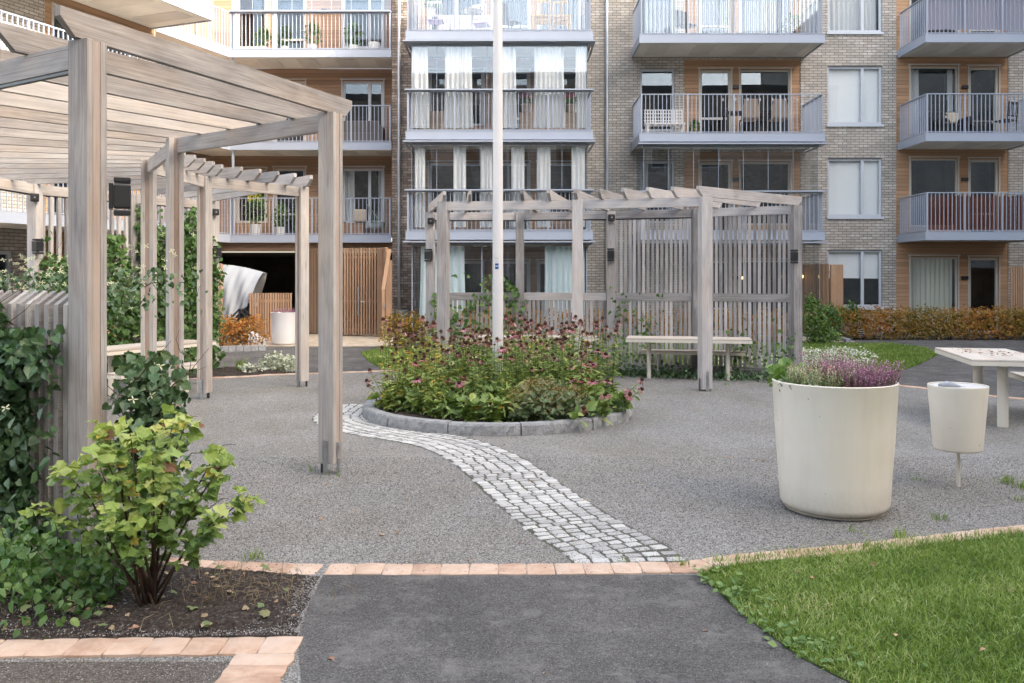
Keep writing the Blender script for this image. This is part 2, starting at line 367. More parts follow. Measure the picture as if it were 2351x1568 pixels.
M['pink'] = leaf("geranium_petal", [(0, (.6, .05, .2)), (1, (.85, .2, .42))], .2)
# cream plastic / grp
m, nt_, p = newmat("cream_planter"); n = noise(nt_, posn(nt_), 2.2, 5, .6)
k = ramp(nt_, [(.3, (.71, .665, .58)), (.7, (.78, .74, .66))]); L(nt_, n.outputs[0], k.inputs[0])
vo = nt_.nodes.new("ShaderNodeTexVoronoi"); vo.inputs["Scale"].default_value = 9; L(nt_, posn(nt_), vo.inputs["Vector"])
sp = ramp(nt_, [(.03, (1, 1, 1)), (.055, (0, 0, 0))]); L(nt_, vo.outputs["Distance"], sp.inputs[0])
st = noise(nt_, mapping(nt_, posn(nt_), (9, 9, 1.0)), 1.0, 4, .6); sr = ramp(nt_, [(.50, (0, 0, 0)), (.75, (1, 1, 1))]); L(nt_, st.outputs[0], sr.inputs[0])
c = mix(nt_, math_(nt_, 'MULTIPLY', sp.outputs[0], .7), k.outputs[0], (.12, .10, .08))
c = mix(nt_, math_(nt_, 'MULTIPLY', sr.outputs[0], .15), c, (.40, .36, .28))
sz = nt_.nodes.new("ShaderNodeSeparateXYZ"); L(nt_, posn(nt_), sz.inputs[0])
dz = nt_.nodes.new("ShaderNodeMapRange"); dz.inputs[1].default_value = .22; dz.inputs[2].default_value = 0.0; L(nt_, sz.outputs[2], dz.inputs[0])
dn = math_(nt_, 'MULTIPLY', dz.outputs[0], math_(nt_, 'MULTIPLY', noise(nt_, posn(nt_), 30, 5, .7).outputs[0], .9))
c = mix(nt_, dn, c, (.34, .31, .25)); L(nt_, c, p.inputs["Base Color"]); p.inputs["Roughness"].default_value = .38
M['cream'] = m
m, nt_, p = newmat("granite"); n = noise(nt_, posn(nt_), 140, 3, .8); n2 = noise(nt_, posn(nt_), 8, 5, .65)
k = ramp(nt_, [(.35, (.15, .155, .165)), (.5, (.30, .31, .32)), (.68, (.45, .45, .46))]); L(nt_, mix(nt_, .45, n.outputs[0], n2.outputs[0]), k.inputs[0])
L(nt_, k.outputs[0], p.inputs["Base Color"]); p.inputs["Roughness"].default_value = .85
bump(nt_, p, noise(nt_, posn(nt_), 22, 6, .7).outputs[0], .9, .03); M['granite'] = m
m, nt_, p = newmat("pale_setts"); n = noise(nt_, posn(nt_), 170, 3, .8); r = rnd(nt_)
k = ramp(nt_, [(.2, (.26, .262, .26)), (.5, (.43, .43, .42)), (.8, (.56, .56, .545))])
L(nt_, math_(nt_, 'ADD', math_(nt_, 'MULTIPLY', n.outputs[0], .6), math_(nt_, 'MULTIPLY', r, .4)), k.inputs[0])
L(nt_, k.outputs[0], p.inputs["Base Color"]); p.inputs["Roughness"].default_value = .8
bump(nt_, p, noise(nt_, posn(nt_), 60, 5, .7).outputs[0], .3, .005); M['sett'] = m
m, nt_, p = newmat("clay_paver"); n = noise(nt_, posn(nt_), 9, 6, .7, .6); n3 = noise(nt_, posn(nt_), 120, 3, .7); r = rnd(nt_)
k = ramp(nt_, [(.25, (.36, .20, .125)), (.48, (.53, .365, .265)), (.75, (.66, .52, .42))])
L(nt_, math_(nt_, 'ADD', math_(nt_, 'MULTIPLY', n.outputs[0], .75), math_(nt_, 'MULTIPLY', r, .28)), k.inputs[0])
c = mix(nt_, math_(nt_, 'MULTIPLY', n3.outputs[0], .3), k.outputs[0], (.3, .24, .2)); L(nt_, c, p.inputs["Base Color"]); p.inputs["Roughness"].default_value = .85
bump(nt_, p, n3.outputs[0], .5, .006); M['paver'] = m
def gravel(name, stops, scale, brown, stain=None):
    m, nt, p = newmat(name); pos = posn(nt)
    dn = noise(nt, pos, scale * .6, 2); dv = mix(nt, .012, pos, dn.outputs[1], 'ADD')
    v = nt.nodes.new("ShaderNodeTexVoronoi"); v.inputs["Scale"].default_value = scale; L(nt, dv, v.inputs["Vector"])
    v2 = nt.nodes.new("ShaderNodeTexVoronoi"); v2.inputs["Scale"].default_value = scale * 2.1; L(nt, dv, v2.inputs["Vector"])
    s = nt.nodes.new("ShaderNodeSeparateColor"); L(nt, v.outputs["Color"], s.inputs[0])
    s2 = nt.nodes.new("ShaderNodeSeparateColor"); L(nt, v2.outputs["Color"], s2.inputs[0])
    t = math_(nt, 'ADD', math_(nt, 'MULTIPLY', s.outputs[0], .6), math_(nt, 'MULTIPLY', s2.outputs[1], .4))
    k = ramp(nt, stops); L(nt, t, k.inputs[0])
    big = noise(nt, pos, .7, 5, .65); br = ramp(nt, [(.42, (0, 0, 0)), (.62, (1, 1, 1))]); L(nt, big.outputs[0], br.inputs[0])
    c = mix(nt, math_(nt, 'MULTIPLY', br.outputs[0], .6), k.outputs[0], mix(nt, 1.0, k.outputs[0], brown, 'MULTIPLY'))
    edge = ramp(nt, [(.0, (1, 1, 1)), (.75, (.45, .45, .45))]); L(nt, math_(nt, 'MULTIPLY', v.outputs["Distance"], 1.3), edge.inputs[0])
    c = mix(nt, .85, c, edge.outputs[0], 'MULTIPLY')
    w1 = noise(nt, mapping(nt, pos, (1, .55, 1)), 1.3, 7, .7); wr = ramp(nt, [(.3, (.78, .78, .78)), (.7, (1.0, 1.0, 1.0))]); L(nt, w1.outputs[0], wr.inputs[0]); c = mix(nt, 1.0, c, wr.outputs[0], 'MULTIPLY')
    if stain:
        w2 = noise(nt, pos, 2.6, 9, .75); w3 = noise(nt, pos, 14, 4, .7); sr = ramp(nt, [(.50, (0, 0, 0)), (.66, (1, 1, 1))]); L(nt, math_(nt, 'ADD', math_(nt, 'MULTIPLY', w2.outputs[0], .8), math_(nt, 'MULTIPLY', w3.outputs[0], .22)), sr.inputs[0])
        c = mix(nt, math_(nt, 'MULTIPLY', sr.outputs[0], .55), c, stain)
    L(nt, c, p.inputs["Base Color"]); p.inputs["Roughness"].default_value = .9; p.inputs["Specular IOR Level"].default_value = .2
    h = math_(nt, 'SUBTRACT', math_(nt, 'MULTIPLY', s.outputs[2], .5), v.outputs["Distance"])
    bump(nt, p, h, .8, .006); return m
M['gravel'] = gravel("grey_gravel", [(.1, (.14, .136, .128)), (.38, (.33, .323, .308)), (.62, (.53, .52, .50)), (.9, (.82, .81, .785))], 135, (.86, .82, .74))
M['asphalt'] = gravel("asphalt", [(.1, (.09, .088, .086)), (.5, (.18, .176, .172)), (.85, (.27, .265, .26)), (1, (.48, .47, .46))], 170, (1.5, 1.47, 1.45), (.27, .26, .25))
M['soil'] = gravel("garden_soil", [(.1, (.035, .027, .023)), (.5, (.085, .067, .057)), (.85, (.15, .125, .108)), (1, (.36, .34, .32))], 75, (.8, .75, .7))
M['lawnbase'] = plain("turf_base", (.055, .085, .02), .95, 0, .1, .4, 8)
M['paving'] = plain("pale_paving", (.50, .43, .34), .9, 0, .2, .2, 6, .3)
M['tarp'] = cloth("grey_tarpaulin", (.36, .39, .43), .02)
M['wicker'] = plain("tan_fabric", (.32, .25, .19), .9, 0, .2, .15, 30)
M['yellowwood'] = plain("blond_wood", (.58, .36, .13), .5, 0, .4, .12, 6)
M['purple'] = plain("lilac_cushion", (.36, .28, .50), .9, 0, .2, .08, 6)
M['sofa'] = plain("grey_sofa_fabric", (.15, .14, .135), .95, 0, .1, .1, 20)
M['beige'] = plain("beige_cushion", (.58, .50, .38), .9, 0, .2, .1, 8)
M['screen'] = cloth("lilac_grey_screen", (.36, .35, .42), .15)
M['reed'] = wood("reed_screen", [(.15, (.07, .02, .012)), (.5, (.16, .05, .03)), (.85, (.28, .11, .06))], (1, .8, .7), .5)
M['terracotta'] = plain("terracotta", (.42, .17, .08), .8, 0, .3, .15, 6)
M['zinc'] = plain("zinc_bucket", (.42, .50, .54), .4, .3, .5, .15, 10)
M['greenplastic'] = plain("green_plastic", (.02, .16, .07), .4)
M['blue'] = plain("sticker_blue", (.01, .07, .28), .4); M['lightgrey'] = plain("sticker_print", (.50, .54, .60), .5)
M['yellow'] = plain("poster_yellow", (.85, .66, .04), .6, 0, .3, .03)
m, nt_, p = newmat("lit_bulb"); p.inputs["Emission Color"].default_value = (1, .55, .15, 1); p.inputs["Emission Strength"].default_value = .6
M['bulb'] = m
M['pipe'] = plain("zinc_pipe", (.46, .50, .55), .35, .6, .5, .12, 3)
# ================================================================== GROUND
M['joint'] = gravel('joint_grit', [(.1, (.09, .088, .075)), (.5, (.20, .195, .17)), (1, (.38, .37, .34))], 160, (.8, 1.0, .6))
def inpoly(P, poly):
    x = P[:, 0]; y = P[:, 1]; c = np.zeros(len(P), bool); n = len(poly)
    for i in range(n):
        x1, y1 = poly[i]; x2, y2 = poly[(i + 1) % n]
        if y1 == y2: continue
        c ^= ((y1 > y) != (y2 > y)) & (x < (x2 - x1) * (y - y1) / (y2 - y1) + x1)
    return c
def sample(poly, n):
    A = np.array(poly); lo = A.min(0); hi = A.max(0); out = []
    tot = 0
    while tot < n:
        P = rng.uniform(lo, hi, (n * 2, 2)); P = P[inpoly(P, poly)]; out.append(P); tot += len(P)
    return np.concatenate(out)[:n]
def W2(pts): return [tuple(GR(u, v))[:2] for u, v in pts]
def vnoise(x, y, seed=0):
    r = np.random.default_rng(seed); v = np.zeros_like(x)
    for o in range(5):
        for _ in range(4):
            a = r.uniform(0, 6.28); f = (3.0 * 2.1 ** o) * r.uniform(.7, 1.4); v += np.sin(x * math.cos(a) * f + y * math.sin(a) * f + r.uniform(0, 6.28)) / (1.7 ** o)
    return v / 6
def sheet(name, poly, z, mat, **kw):
    mb = MB(); mb.face([(x, y, z) for x, y in poly], [(x, y) for x, y in poly]); kw.setdefault('kind', 'structure')
    return build(mb, name, mat, **kw)
sheet('ground', [(-90, -60), (90, -60), (90, 140), (-90, 140)], 0.0, M['gravel'])
asph = W2([(742, 1321), (1600, 1321), (1650, 1362), (1700, 1412), (1760, 1455), (1830, 1508), (1900, 1545), (1960, 1575)]) + [(2.2, 2.6), (3.2, .5), (-.5, .5), (-.9, 2.6), (-.82, 3.4)] + W2([(685, 1465), (705, 1400)])
sheet('asphalt_path', asph, .004, M['asphalt'])
back = [(-8, 13.4), (-4.83, 14.1), (-3.9, 14.6), (-2.4, 15.1), (0, 16.4), (3, 16.2), (5, 14.6), (5.8, 13.1), (6.8, 11.6), (8.5, 9.8), (13, 8.2), (30, 7), (30, 25.2), (-8.0, 25.2), (-14, 14)]
sheet('courtyard_path', back, .004, M['asphalt'])
# paved thresholds: real pavers with joints
def pavers(name, x0, x1, y0, y1, bw=.20, bl=.105):
    mb = MB(); y = y0; i = 0
    while y < y1:
        x = x0 - (bw / 2 if i % 2 else 0)
        while x < x1:
            a = max(x, x0); b = min(x + bw, x1)
            if b - a > .04: mb.box(((a + b) / 2, y + bl / 2, .011), (b - a - .008, bl - .008, .022))
            x += bw
        y += bl; i += 1
    return build(mb, name, M['paver_pale'], kind='structure')
mm, nt_, p = newmat("pale_paver"); k = ramp(nt_, [(0, (.36, .29, .21)), (1, (.58, .50, .40))]); L(nt_, rnd(nt_), k.inputs[0]); L(nt_, k.outputs[0], p.inputs["Base Color"]); p.inputs["Roughness"].default_value = .9
M['paver_pale'] = mm
pavers('pavement', -6.6, -2.9, 20.6, 25.1); pavers('pavement', 7.5, 8.7, 22.0, 25.0)
# lumpy planting soil
def soilbed(name, poly, z0, amp, step, seed, edge=.05):
    A = np.array(poly); lo = A.min(0); hi = A.max(0); nx = int((hi[0] - lo[0]) / step) + 1; ny = int((hi[1] - lo[1]) / step) + 1
    X, Y = np.meshgrid(lo[0] + np.arange(nx) * step, lo[1] + np.arange(ny) * step); P = np.stack([X.ravel(), Y.ravel()], 1)
    ins = inpoly(P, poly).reshape(ny, nx); Zh = z0 + amp * (.5 + vnoise(X, Y, seed)) + rng.normal(0, amp * .16, X.shape)
    dm = np.full(X.shape, 9.0)
    for i in range(len(poly)):
        a_ = np.array(poly[i]); b_ = np.array(poly[(i + 1) % len(poly)]); ab = b_ - a_; t_ = np.clip(((X - a_[0]) * ab[0] + (Y - a_[1]) * ab[1]) / (ab @ ab), 0, 1)
        dm = np.minimum(dm, np.hypot(X - a_[0] - t_ * ab[0], Y - a_[1] - t_ * ab[1]))
    Zh = .0045 + (Zh - .0045) * np.clip((dm - step) / .07, 0, 1)
    mb = MB(); mb.V = [tuple(q) for q in np.stack([X.ravel(), Y.ravel(), Zh.ravel()], 1)]; mb.n = len(mb.V)
    for j in range(ny - 1):
        for i in range(nx - 1):
            if ins[j, i] and ins[j + 1, i] and ins[j, i + 1] and ins[j + 1, i + 1]:
                b = j * nx + i; f = [b, b + 1, b + nx + 1, b + nx]; mb.F.append(f); mb.Rn.append(.5); mb.U += [mb.V[q][:2] for q in f]
    return build(mb, name, M['soil'], smooth=True, kind='structure')
soilA = W2([(738, 1323), (600, 1314), (440, 1300), (330, 1285), (200, 1250), (-220, 1225), (-220, 1478), (683, 1466), (703, 1400)])
soilbed('soil', soilA, .006, .03, .022, 3)
soilB = [(-5.6, 13.5), (-5.2, 15.6), (-4.6, 15.6), (-3.9, 14.95), (-3.75, 14.75), (-3.9, 14.62), (-4.83, 14.15)]
soilbed('soil', soilB, .012, .05, .05, 5)
# lawns
lawnF = W2([(1960, 1575), (1900, 1545), (1830, 1508), (1760, 1455), (1700, 1412), (1650, 1362), (1603, 1321), (1640, 1305), (1700, 1297), (1900, 1277), (2100, 1254), (2351, 1227)]) + [(4.6, 5.9), (5.2, 2.2), (3.2, .5), (2.2, 2.6)]
lawnB = W2([(828, 811), (870, 801), (1200, 794), (1500, 790), (1900, 788), (2050, 790), (2130, 800), (2155, 815), (2110, 838), (2050, 860), (1850, 866), (1500, 862), (1200, 864), (1000, 860), (880, 850), (845, 830)])
sheet('lawn_ground', lawnF, .008, M['lawnbase']); sheet('lawn_ground', lawnB, .008, M['lawnbase'])
GBP = [[0, 1, 3, 2], [2, 3, 4]]
def blades(mb, P, h, wd, z=.006, lean=.5, rn=None):
    n = len(P); a = rng.uniform(0, 6.283, n); H = h * rng.uniform(.55, 1.25, n); Wd = wd * rng.uniform(.7, 1.3, n)
    b = rng.uniform(0, 6.283, n); ln = H * rng.uniform(.05, lean, n) * 1.6
    dx, dy = np.cos(a) * Wd / 2, np.sin(a) * Wd / 2; lx, ly = np.cos(b) * ln, np.sin(b) * ln
    V = np.zeros((n, 5, 3)); X, Y = P[:, 0], P[:, 1]
    V[:, 0] = np.stack([X - dx, Y - dy, np.full(n, z)], 1); V[:, 1] = np.stack([X + dx, Y + dy, np.full(n, z)], 1)
    V[:, 2] = np.stack([X - dx * .8 + lx * .35, Y - dy * .8 + ly * .35, z + H * .6], 1); V[:, 3] = np.stack([X + dx * .8 + lx * .35, Y + dy * .8 + ly * .35, z + H * .6], 1)
    V[:, 4] = np.stack([X + lx, Y + ly, z + H], 1)
    if rn is None: rn = np.clip(.42 + .35 * vnoise(X * 1.3, Y * 1.3, 9) + rng.normal(0, .2, n), 0, 1)
    mb.batch(V, GBP, rn)
g = MB(); P = sample(lawnF, 150000); P = P[(P[:, 1] > 3.2) & (P[:, 1] < 6.2)]; hh = np.clip(1 + .35 * vnoise(P[:, 0], P[:, 1], 4), .5, 1.6)
blades(g, P, .031 * hh, .0042, lean=1.1, rn=np.clip(.47 + .42 * vnoise(P[:, 0] * 1.6, P[:, 1] * 1.6, 9) + .2 * vnoise(P[:, 0] * 6, P[:, 1] * 6, 19) + rng.normal(0, .2, len(P)), 0, 1))
build(g, 'grass', M['grass'], label='short green lawn grass in the right foreground beside the asphalt path', cat='grass', kind='stuff', origin=(2, 4.5, 0))
g = MB(); P = sample(lawnB, 60000); blades(g, P, .05, .011)
build(g, 'grass', M['grass'], label='bright lawn grass behind the slatted pergola and planter', cat='grass', kind='stuff', origin=(3, 18, 0))
# weeds creeping on lawn edge + tufts in the gravel
g = MB()
for u, v, n, h in ((2430, 1440, 40, .05), (1850 + 0, 1290, 25, .04), (1430, 1290, 15, .02), (2000, 1262, 30, .05), (2070, 1240, 60, .06), (2160, 1195, 40, .05), (2310, 1110, 50, .07), (2345, 1122, 40, .06), (2110, 1105, 15, .03), (715, 1085, 10, .08), (780, 1095, 8, .05), (745, 1095, 6, .04), (1215, 985, 25, .05), (1665, 885, 20, .04), (2340, 1150, 25, .04), (1095, 985, 18, .06), (585, 1285, 30, .06), (1960, 1222, 20, .04), (1570, 1300, 30, .04)):
    c = GR(u, v); P = rng.normal((c.x, c.y), .028, (n, 2)); blades(g, P, h, .005, lean=.8)
for P0 in W2([(x, 1300 - (x - 1600) * .099) for x in range(1640, 2351, 12)]): blades(g, rng.normal(P0, .022, (10, 2)), .05, .0045, lean=.8)
build(g, 'grass_tufts', M['grass'], label='scattered grass tufts sprouting through the gravel and along the edging', cat='weeds', kind='stuff', origin=(1, 6, 0))
M['dustgravel'] = gravel('dusty_gravel', [(.1, (.10, .085, .072)), (.45, (.20, .175, .155)), (.8, (.31, .28, .255)), (1, (.55, .52, .49))], 130, (.85, .8, .74))
sheet('gravel_strip', [(-6, 3.62), (-1.16, 3.64), (-1.16, .5), (-6, .5)], .0025, M['dustgravel'])
# ---------------- edging of clay pavers
def smooth_poly(pts, step=.03):
    P = [Vector((x, y)) for x, y in pts]; out = []
    for i in range(len(P) - 1):
        p0 = P[max(i - 1, 0)]; p1 = P[i]; p2 = P[i + 1]; p3 = P[min(i + 2, len(P) - 1)]; n = max(2, int((p2 - p1).length / step))
        for k in range(n):
            t = k / n; out.append(.5 * ((2 * p1) + (p2 - p0) * t + (2 * p0 - 5 * p1 + 4 * p2 - p3) * t * t + (3 * p1 - p0 - 3 * p2 + p3) * t ** 3))
    out.append(P[-1]); return out
def at_len(poly, cum, s):
    i = min(max(np.searchsorted(cum, s) - 1, 0), len(poly) - 2); t = (s - cum[i]) / max(cum[i + 1] - cum[i], 1e-6)
    p = poly[i].lerp(poly[i + 1], t); d = (poly[i + 1] - poly[i]).normalized(); return p, d
def stone(mb, c, dx, dy, lx, ly, h, z0, jit, r=None, ins=.012):
    """worn block: irregular outline, bevelled top"""
    r = R.random() if r is None else r
    base = [(-.5, -.5), (0, -.53), (.5, -.5), (.53, 0), (.5, .5), (0, .53), (-.5, .5), (-.53, 0)]
    pts = [(a * lx + R.uniform(-jit, jit), b * ly + R.uniform(-jit, jit)) for a, b in base]
    def w3(p, z): q = c + dx * p[0] + dy * p[1]; return (q.x, q.y, z)
    mx, my = 1 - 2 * ins / lx, 1 - 2 * ins / ly; zt = z0 + h
    lo = [w3(p, -.01) for p in pts]; mi = [w3((p[0] * (1 + mx) / 2, p[1] * (1 + my) / 2) if 0 else p, zt - ins * .7) for p in pts]
    tp = [w3((p[0] * mx, p[1] * my), zt + R.uniform(-.0015, .0015)) for p in pts]; ct = w3((0, 0), zt + .002)
    b = mb.n; mb.V += lo + mi + tp + [ct]; mb.n += 25
    for k in range(8):
        j = (k + 1) % 8
        for f in ([b + k, b + j, b + 8 + j, b + 8 + k], [b + 8 + k, b + 8 + j, b + 16 + j, b + 16 + k], [b + 16 + k, b + 16 + j, b + 24]):
            mb.F.append(f); mb.Rn.append(r); mb.U += [(mb.V[q][0], mb.V[q][1]) for q in f]
def row(mb, pts, width, blen, gap=.006, h=.012, jit=.003, smooth=True):
    poly = smooth_poly(pts) if smooth else [Vector(p) for p in pts]; cum = [0]
    for i in range(len(poly) - 1): cum.append(cum[-1] + (poly[i + 1] - poly[i]).length)
    s = 0
    while s < cum[-1] - blen * .5:
        p, d = at_len(poly, cum, s + blen / 2); stone(mb, p, d, Vector((-d.y, d.x)), blen - gap, width, h + R.uniform(-.002, .002), 0, jit, ins=.007); s += blen
mb = MB(); row(mb, W2([(300, 1287), (440, 1297), (600, 1304), (750, 1309)]), .165, .16, h=.006)
row(mb, W2([(750, 1309), (1000, 1310), (1300, 1309), (1570, 1305)]), .165, .157, smooth=False)
row(mb, W2([(1572, 1305), (1640, 1294), (1750, 1281), (1900, 1268), (2100, 1246), (2351, 1218), (2600, 1193)]), .15, .157)
row(mb, [(x, y) for x, y in back[0:11]], .14, .2)
row(mb, W2([(-100, 1494), (684, 1485)]), .165, .163, smooth=False, h=.014)
x0 = GR(612, 1508); 
for i in range(14):
    stone(mb, Vector((-1.045, 3.645 - i * .108)), Vector((1, 0)), Vector((0, 1)), .245, .102, .014, 0, .003, ins=.007)
build(mb, 'edging', M['paver'], kind='structure', smooth='auto')
# ---------------- sett path
cl = W2([(1450, 1303), (1425, 1270), (1348, 1225), (1274, 1175), (1208, 1125), (1152, 1080), (1098, 1045), (1022, 1016), (930, 999), (850, 985), (785, 965)]) + [(-2.0, 10.5), (-1.95, 11.2)]
poly = smooth_poly(cl, .02); cum = [0]
for i in range(len(poly) - 1): cum.append(cum[-1] + (poly[i + 1] - poly[i]).length)
mb = MB(); s = 0.0; ri = 0
while s < cum[-1] - .1:
    rl = R.uniform(.072, .084); p, d = at_len(poly, cum, s + rl / 2); nn = Vector((-d.y, d.x)); wd = .64 if s < 6 else .64
    cnt = 6; x = -wd / 2 + R.uniform(-.012, .012)
    for k in range(cnt):
        bw = wd / cnt * R.uniform(.94, 1.06)
        q = p + nn * (x + bw / 2) + d * R.uniform(-.004, .004)
        stone(mb, q, nn, d, bw - .014, rl - .013, .007 + R.uniform(-.002, .002), 0, .0032, ins=.008); x += bw
    s += rl; ri += 1
jb = MB(); q0 = None
for i in range(0, len(poly) - 1, 4):
    d = (poly[i + 1] - poly[i]).normalized(); nn = Vector((-d.y, d.x)); a_, b_ = poly[i] + nn * .325, poly[i] - nn * .325
    if q0: jb.face([(q0[0].x, q0[0].y, .0035), (q0[1].x, q0[1].y, .0035), (b_.x, b_.y, .0035), (a_.x, a_.y, .0035)])
    q0 = (a_, b_)
build(jb, 'path_joints', M['joint'], kind='structure')
build(mb, 'cobble_path', M['sett'], kind='structure', smooth='auto')
# ---------------- flower bed
BC = Vector((-.16, 10.5)); BR = 1.61
bed = thing('flower_bed', 'round raised flower bed edged with rough grey granite kerb stones', 'flower bed', (BC.x, BC.y, 0))
angs = [252, 277.5, 303, 328, 353, 18, 43, 68, 93, 118, 143, 168, 193, 218, 236, 252 + 360]
def ang_mono(a): return a
A_ = [252, 279, 309, 340, 371, 402, 433, 464, 495, 526, 557, 583, 612]
for i in range(len(A_) - 1):
    a0, a1 = math.radians(A_[i]) + .004, math.radians(A_[i + 1]) - .004; n = 22; mb = MB(); ring = []
    hh = .125 + R.uniform(-.006, .006)
    for k in range(n + 1):
        a = a0 + (a1 - a0) * k / n; j1 = R.uniform(-.006, .006); j2 = R.uniform(-.005, .005)
        prof = [(BR + .008 + j1, -.02), (BR + .012 + R.uniform(-.008, .008), .045), (BR + .006 + j1, hh - .02), (BR - .006, hh + j2 * .3), (BR - .12, hh + j2 * .3), (BR - .135, hh - .015), (BR - .135, -.02)]
        ring.append([(BC.x + r_ * math.cos(a), BC.y + r_ * math.sin(a), z) for r_, z in prof])
    b = mb.n
    for rr in ring: mb.V += rr
    mb.n += 7 * (n + 1)
    for k in range(n):
        for q in range(6):
            f = [b + k * 7 + q, b + (k + 1) * 7 + q, b + (k + 1) * 7 + q + 1, b + k * 7 + q + 1]; mb.F.append(f); mb.Rn.append(.5); mb.U += [(mb.V[t][0], mb.V[t][2]) for t in f]
    for f in ([b + q for q in range(7)], [b + n * 7 + q for q in range(7)][::-1]): mb.F.append(f); mb.Rn.append(.5); mb.U += [(0, 0)] * 7
    build(mb, 'kerb_stone', M['granite'], bed)
mb = MB(); circ = [(BC.x + (BR - .13) * math.cos(t / 24 * 6.283), BC.y + (BR - .13) * math.sin(t / 24 * 6.283)) for t in range(24)]
A = np.array(circ); X, Y = np.meshgrid(np.arange(BC.x - 1.5, BC.x + 1.5, .06), np.arange(BC.y - 1.5, BC.y + 1.5, .06)); ny, nx = X.shape
Zh = .085 + .03 * vnoise(X, Y, 8); mb.V = [tuple(q) for q in np.stack([X.ravel(), Y.ravel(), Zh.ravel()], 1)]; mb.n = len(mb.V)
ok = ((X - BC.x) ** 2 + (Y - BC.y) ** 2) < 1.5 ** 2
for j in range(ny - 1):
    for i in range(nx - 1):
        if ok[j, i] and ok[j + 1, i + 1] and ok[j + 1, i] and ok[j, i + 1]:
            b = j * nx + i; f = [b, b + 1, b + nx + 1, b + nx]; mb.F.append(f); mb.Rn.append(.5); mb.U += [mb.V[q][:2] for q in f]
build(mb, 'soil', M['soil'], bed, smooth=True)
# grit and pebbles
OCT = np.array([(1, 0, 0), (-1, 0, 0), (0, 1, 0), (0, -1, 0), (0, 0, .6), (0, 0, -.6)]); OF = [[0, 2, 4], [2, 1, 4], [1, 3, 4], [3, 0, 4], [2, 0, 5], [1, 2, 5], [3, 1, 5], [0, 3, 5]]
def pebbles(mb, P, z, s0, s1):
    n = len(P); a = rng.uniform(0, 6.28, n); S = rng.uniform(s0, s1, n); ca, sa = np.cos(a), np.sin(a)
    T = OCT[None] * rng.uniform(.6, 1.3, (n, 6, 1)); T = T * S[:, None, None]; T[:, :, 1] *= .65
    V = np.stack([T[:, :, 0] * ca[:, None] - T[:, :, 1] * sa[:, None], T[:, :, 0] * sa[:, None] + T[:, :, 1] * ca[:, None], T[:, :, 2]], 2)
    V[:, :, 0] += P[:, 0:1]; V[:, :, 1] += P[:, 1:2]; V[:, :, 2] += (z + S * .4)[:, None]; mb.batch(V, OF, rng.uniform(0, 1, n))
mm, nt_, p = newmat("grit"); k = ramp(nt_, [(0, (.07, .065, .065)), (.5, (.22, .21, .21)), (1, (.46, .45, .44))]); L(nt_, rnd(nt_), k.inputs[0]); L(nt_, k.outputs[0], p.inputs["Base Color"]); p.inputs["Roughness"].default_value = .9; M['grit'] = mm
g = MB(); court = W2([(430, 1290), (1300, 1297), (1560, 1292), (2351, 1205), (2351, 1050), (1300, 1050), (500, 1050)])
P = sample(court, 42000); pebbles(g, P, 0, .0025, .0062)
rowp = W2([(560, 1296), (1560, 1296), (1560, 1320), (560, 1318)]); pebbles(g, sample(rowp, 420), .012, .002, .0045)
pp = []
for _ in range(2600):
    q, d = at_len(poly, cum, abs(R.gauss(0, .9)) % 3.5); q = q + Vector((-d.y, d.x)) * R.uniform(-.33, .33); pp.append((q.x, q.y))
pebbles(g, np.array(pp), .008, .002, .0048)
pebbles(g, sample(W2([(-100, 1512), (545, 1508), (545, 1700), (-100, 1700)]), 5000), 0, .002, .005)
pebbles(g, sample(W2([(560, 1350), (735, 1325), (690, 1465), (300, 1470), (500, 1420)]), 2600), .016, .002, .0055)
pebbles(g, sample(W2([(500, 1400), (735, 1325), (690, 1465), (0, 1474), (-50, 1440)]), 1500), .018, .002, .005)
pebbles(g, sample([(x, y) for x, y in asph], 1600), .003, .0015, .004)
pebbles(g, sample(soilA, 3500), .022, .002, .006)
build(g, 'gravel', M['grit'], label='loose grey grit and small stones strewn over court, edging and soil', cat='gravel', kind='stuff', origin=(0, 5, 0))
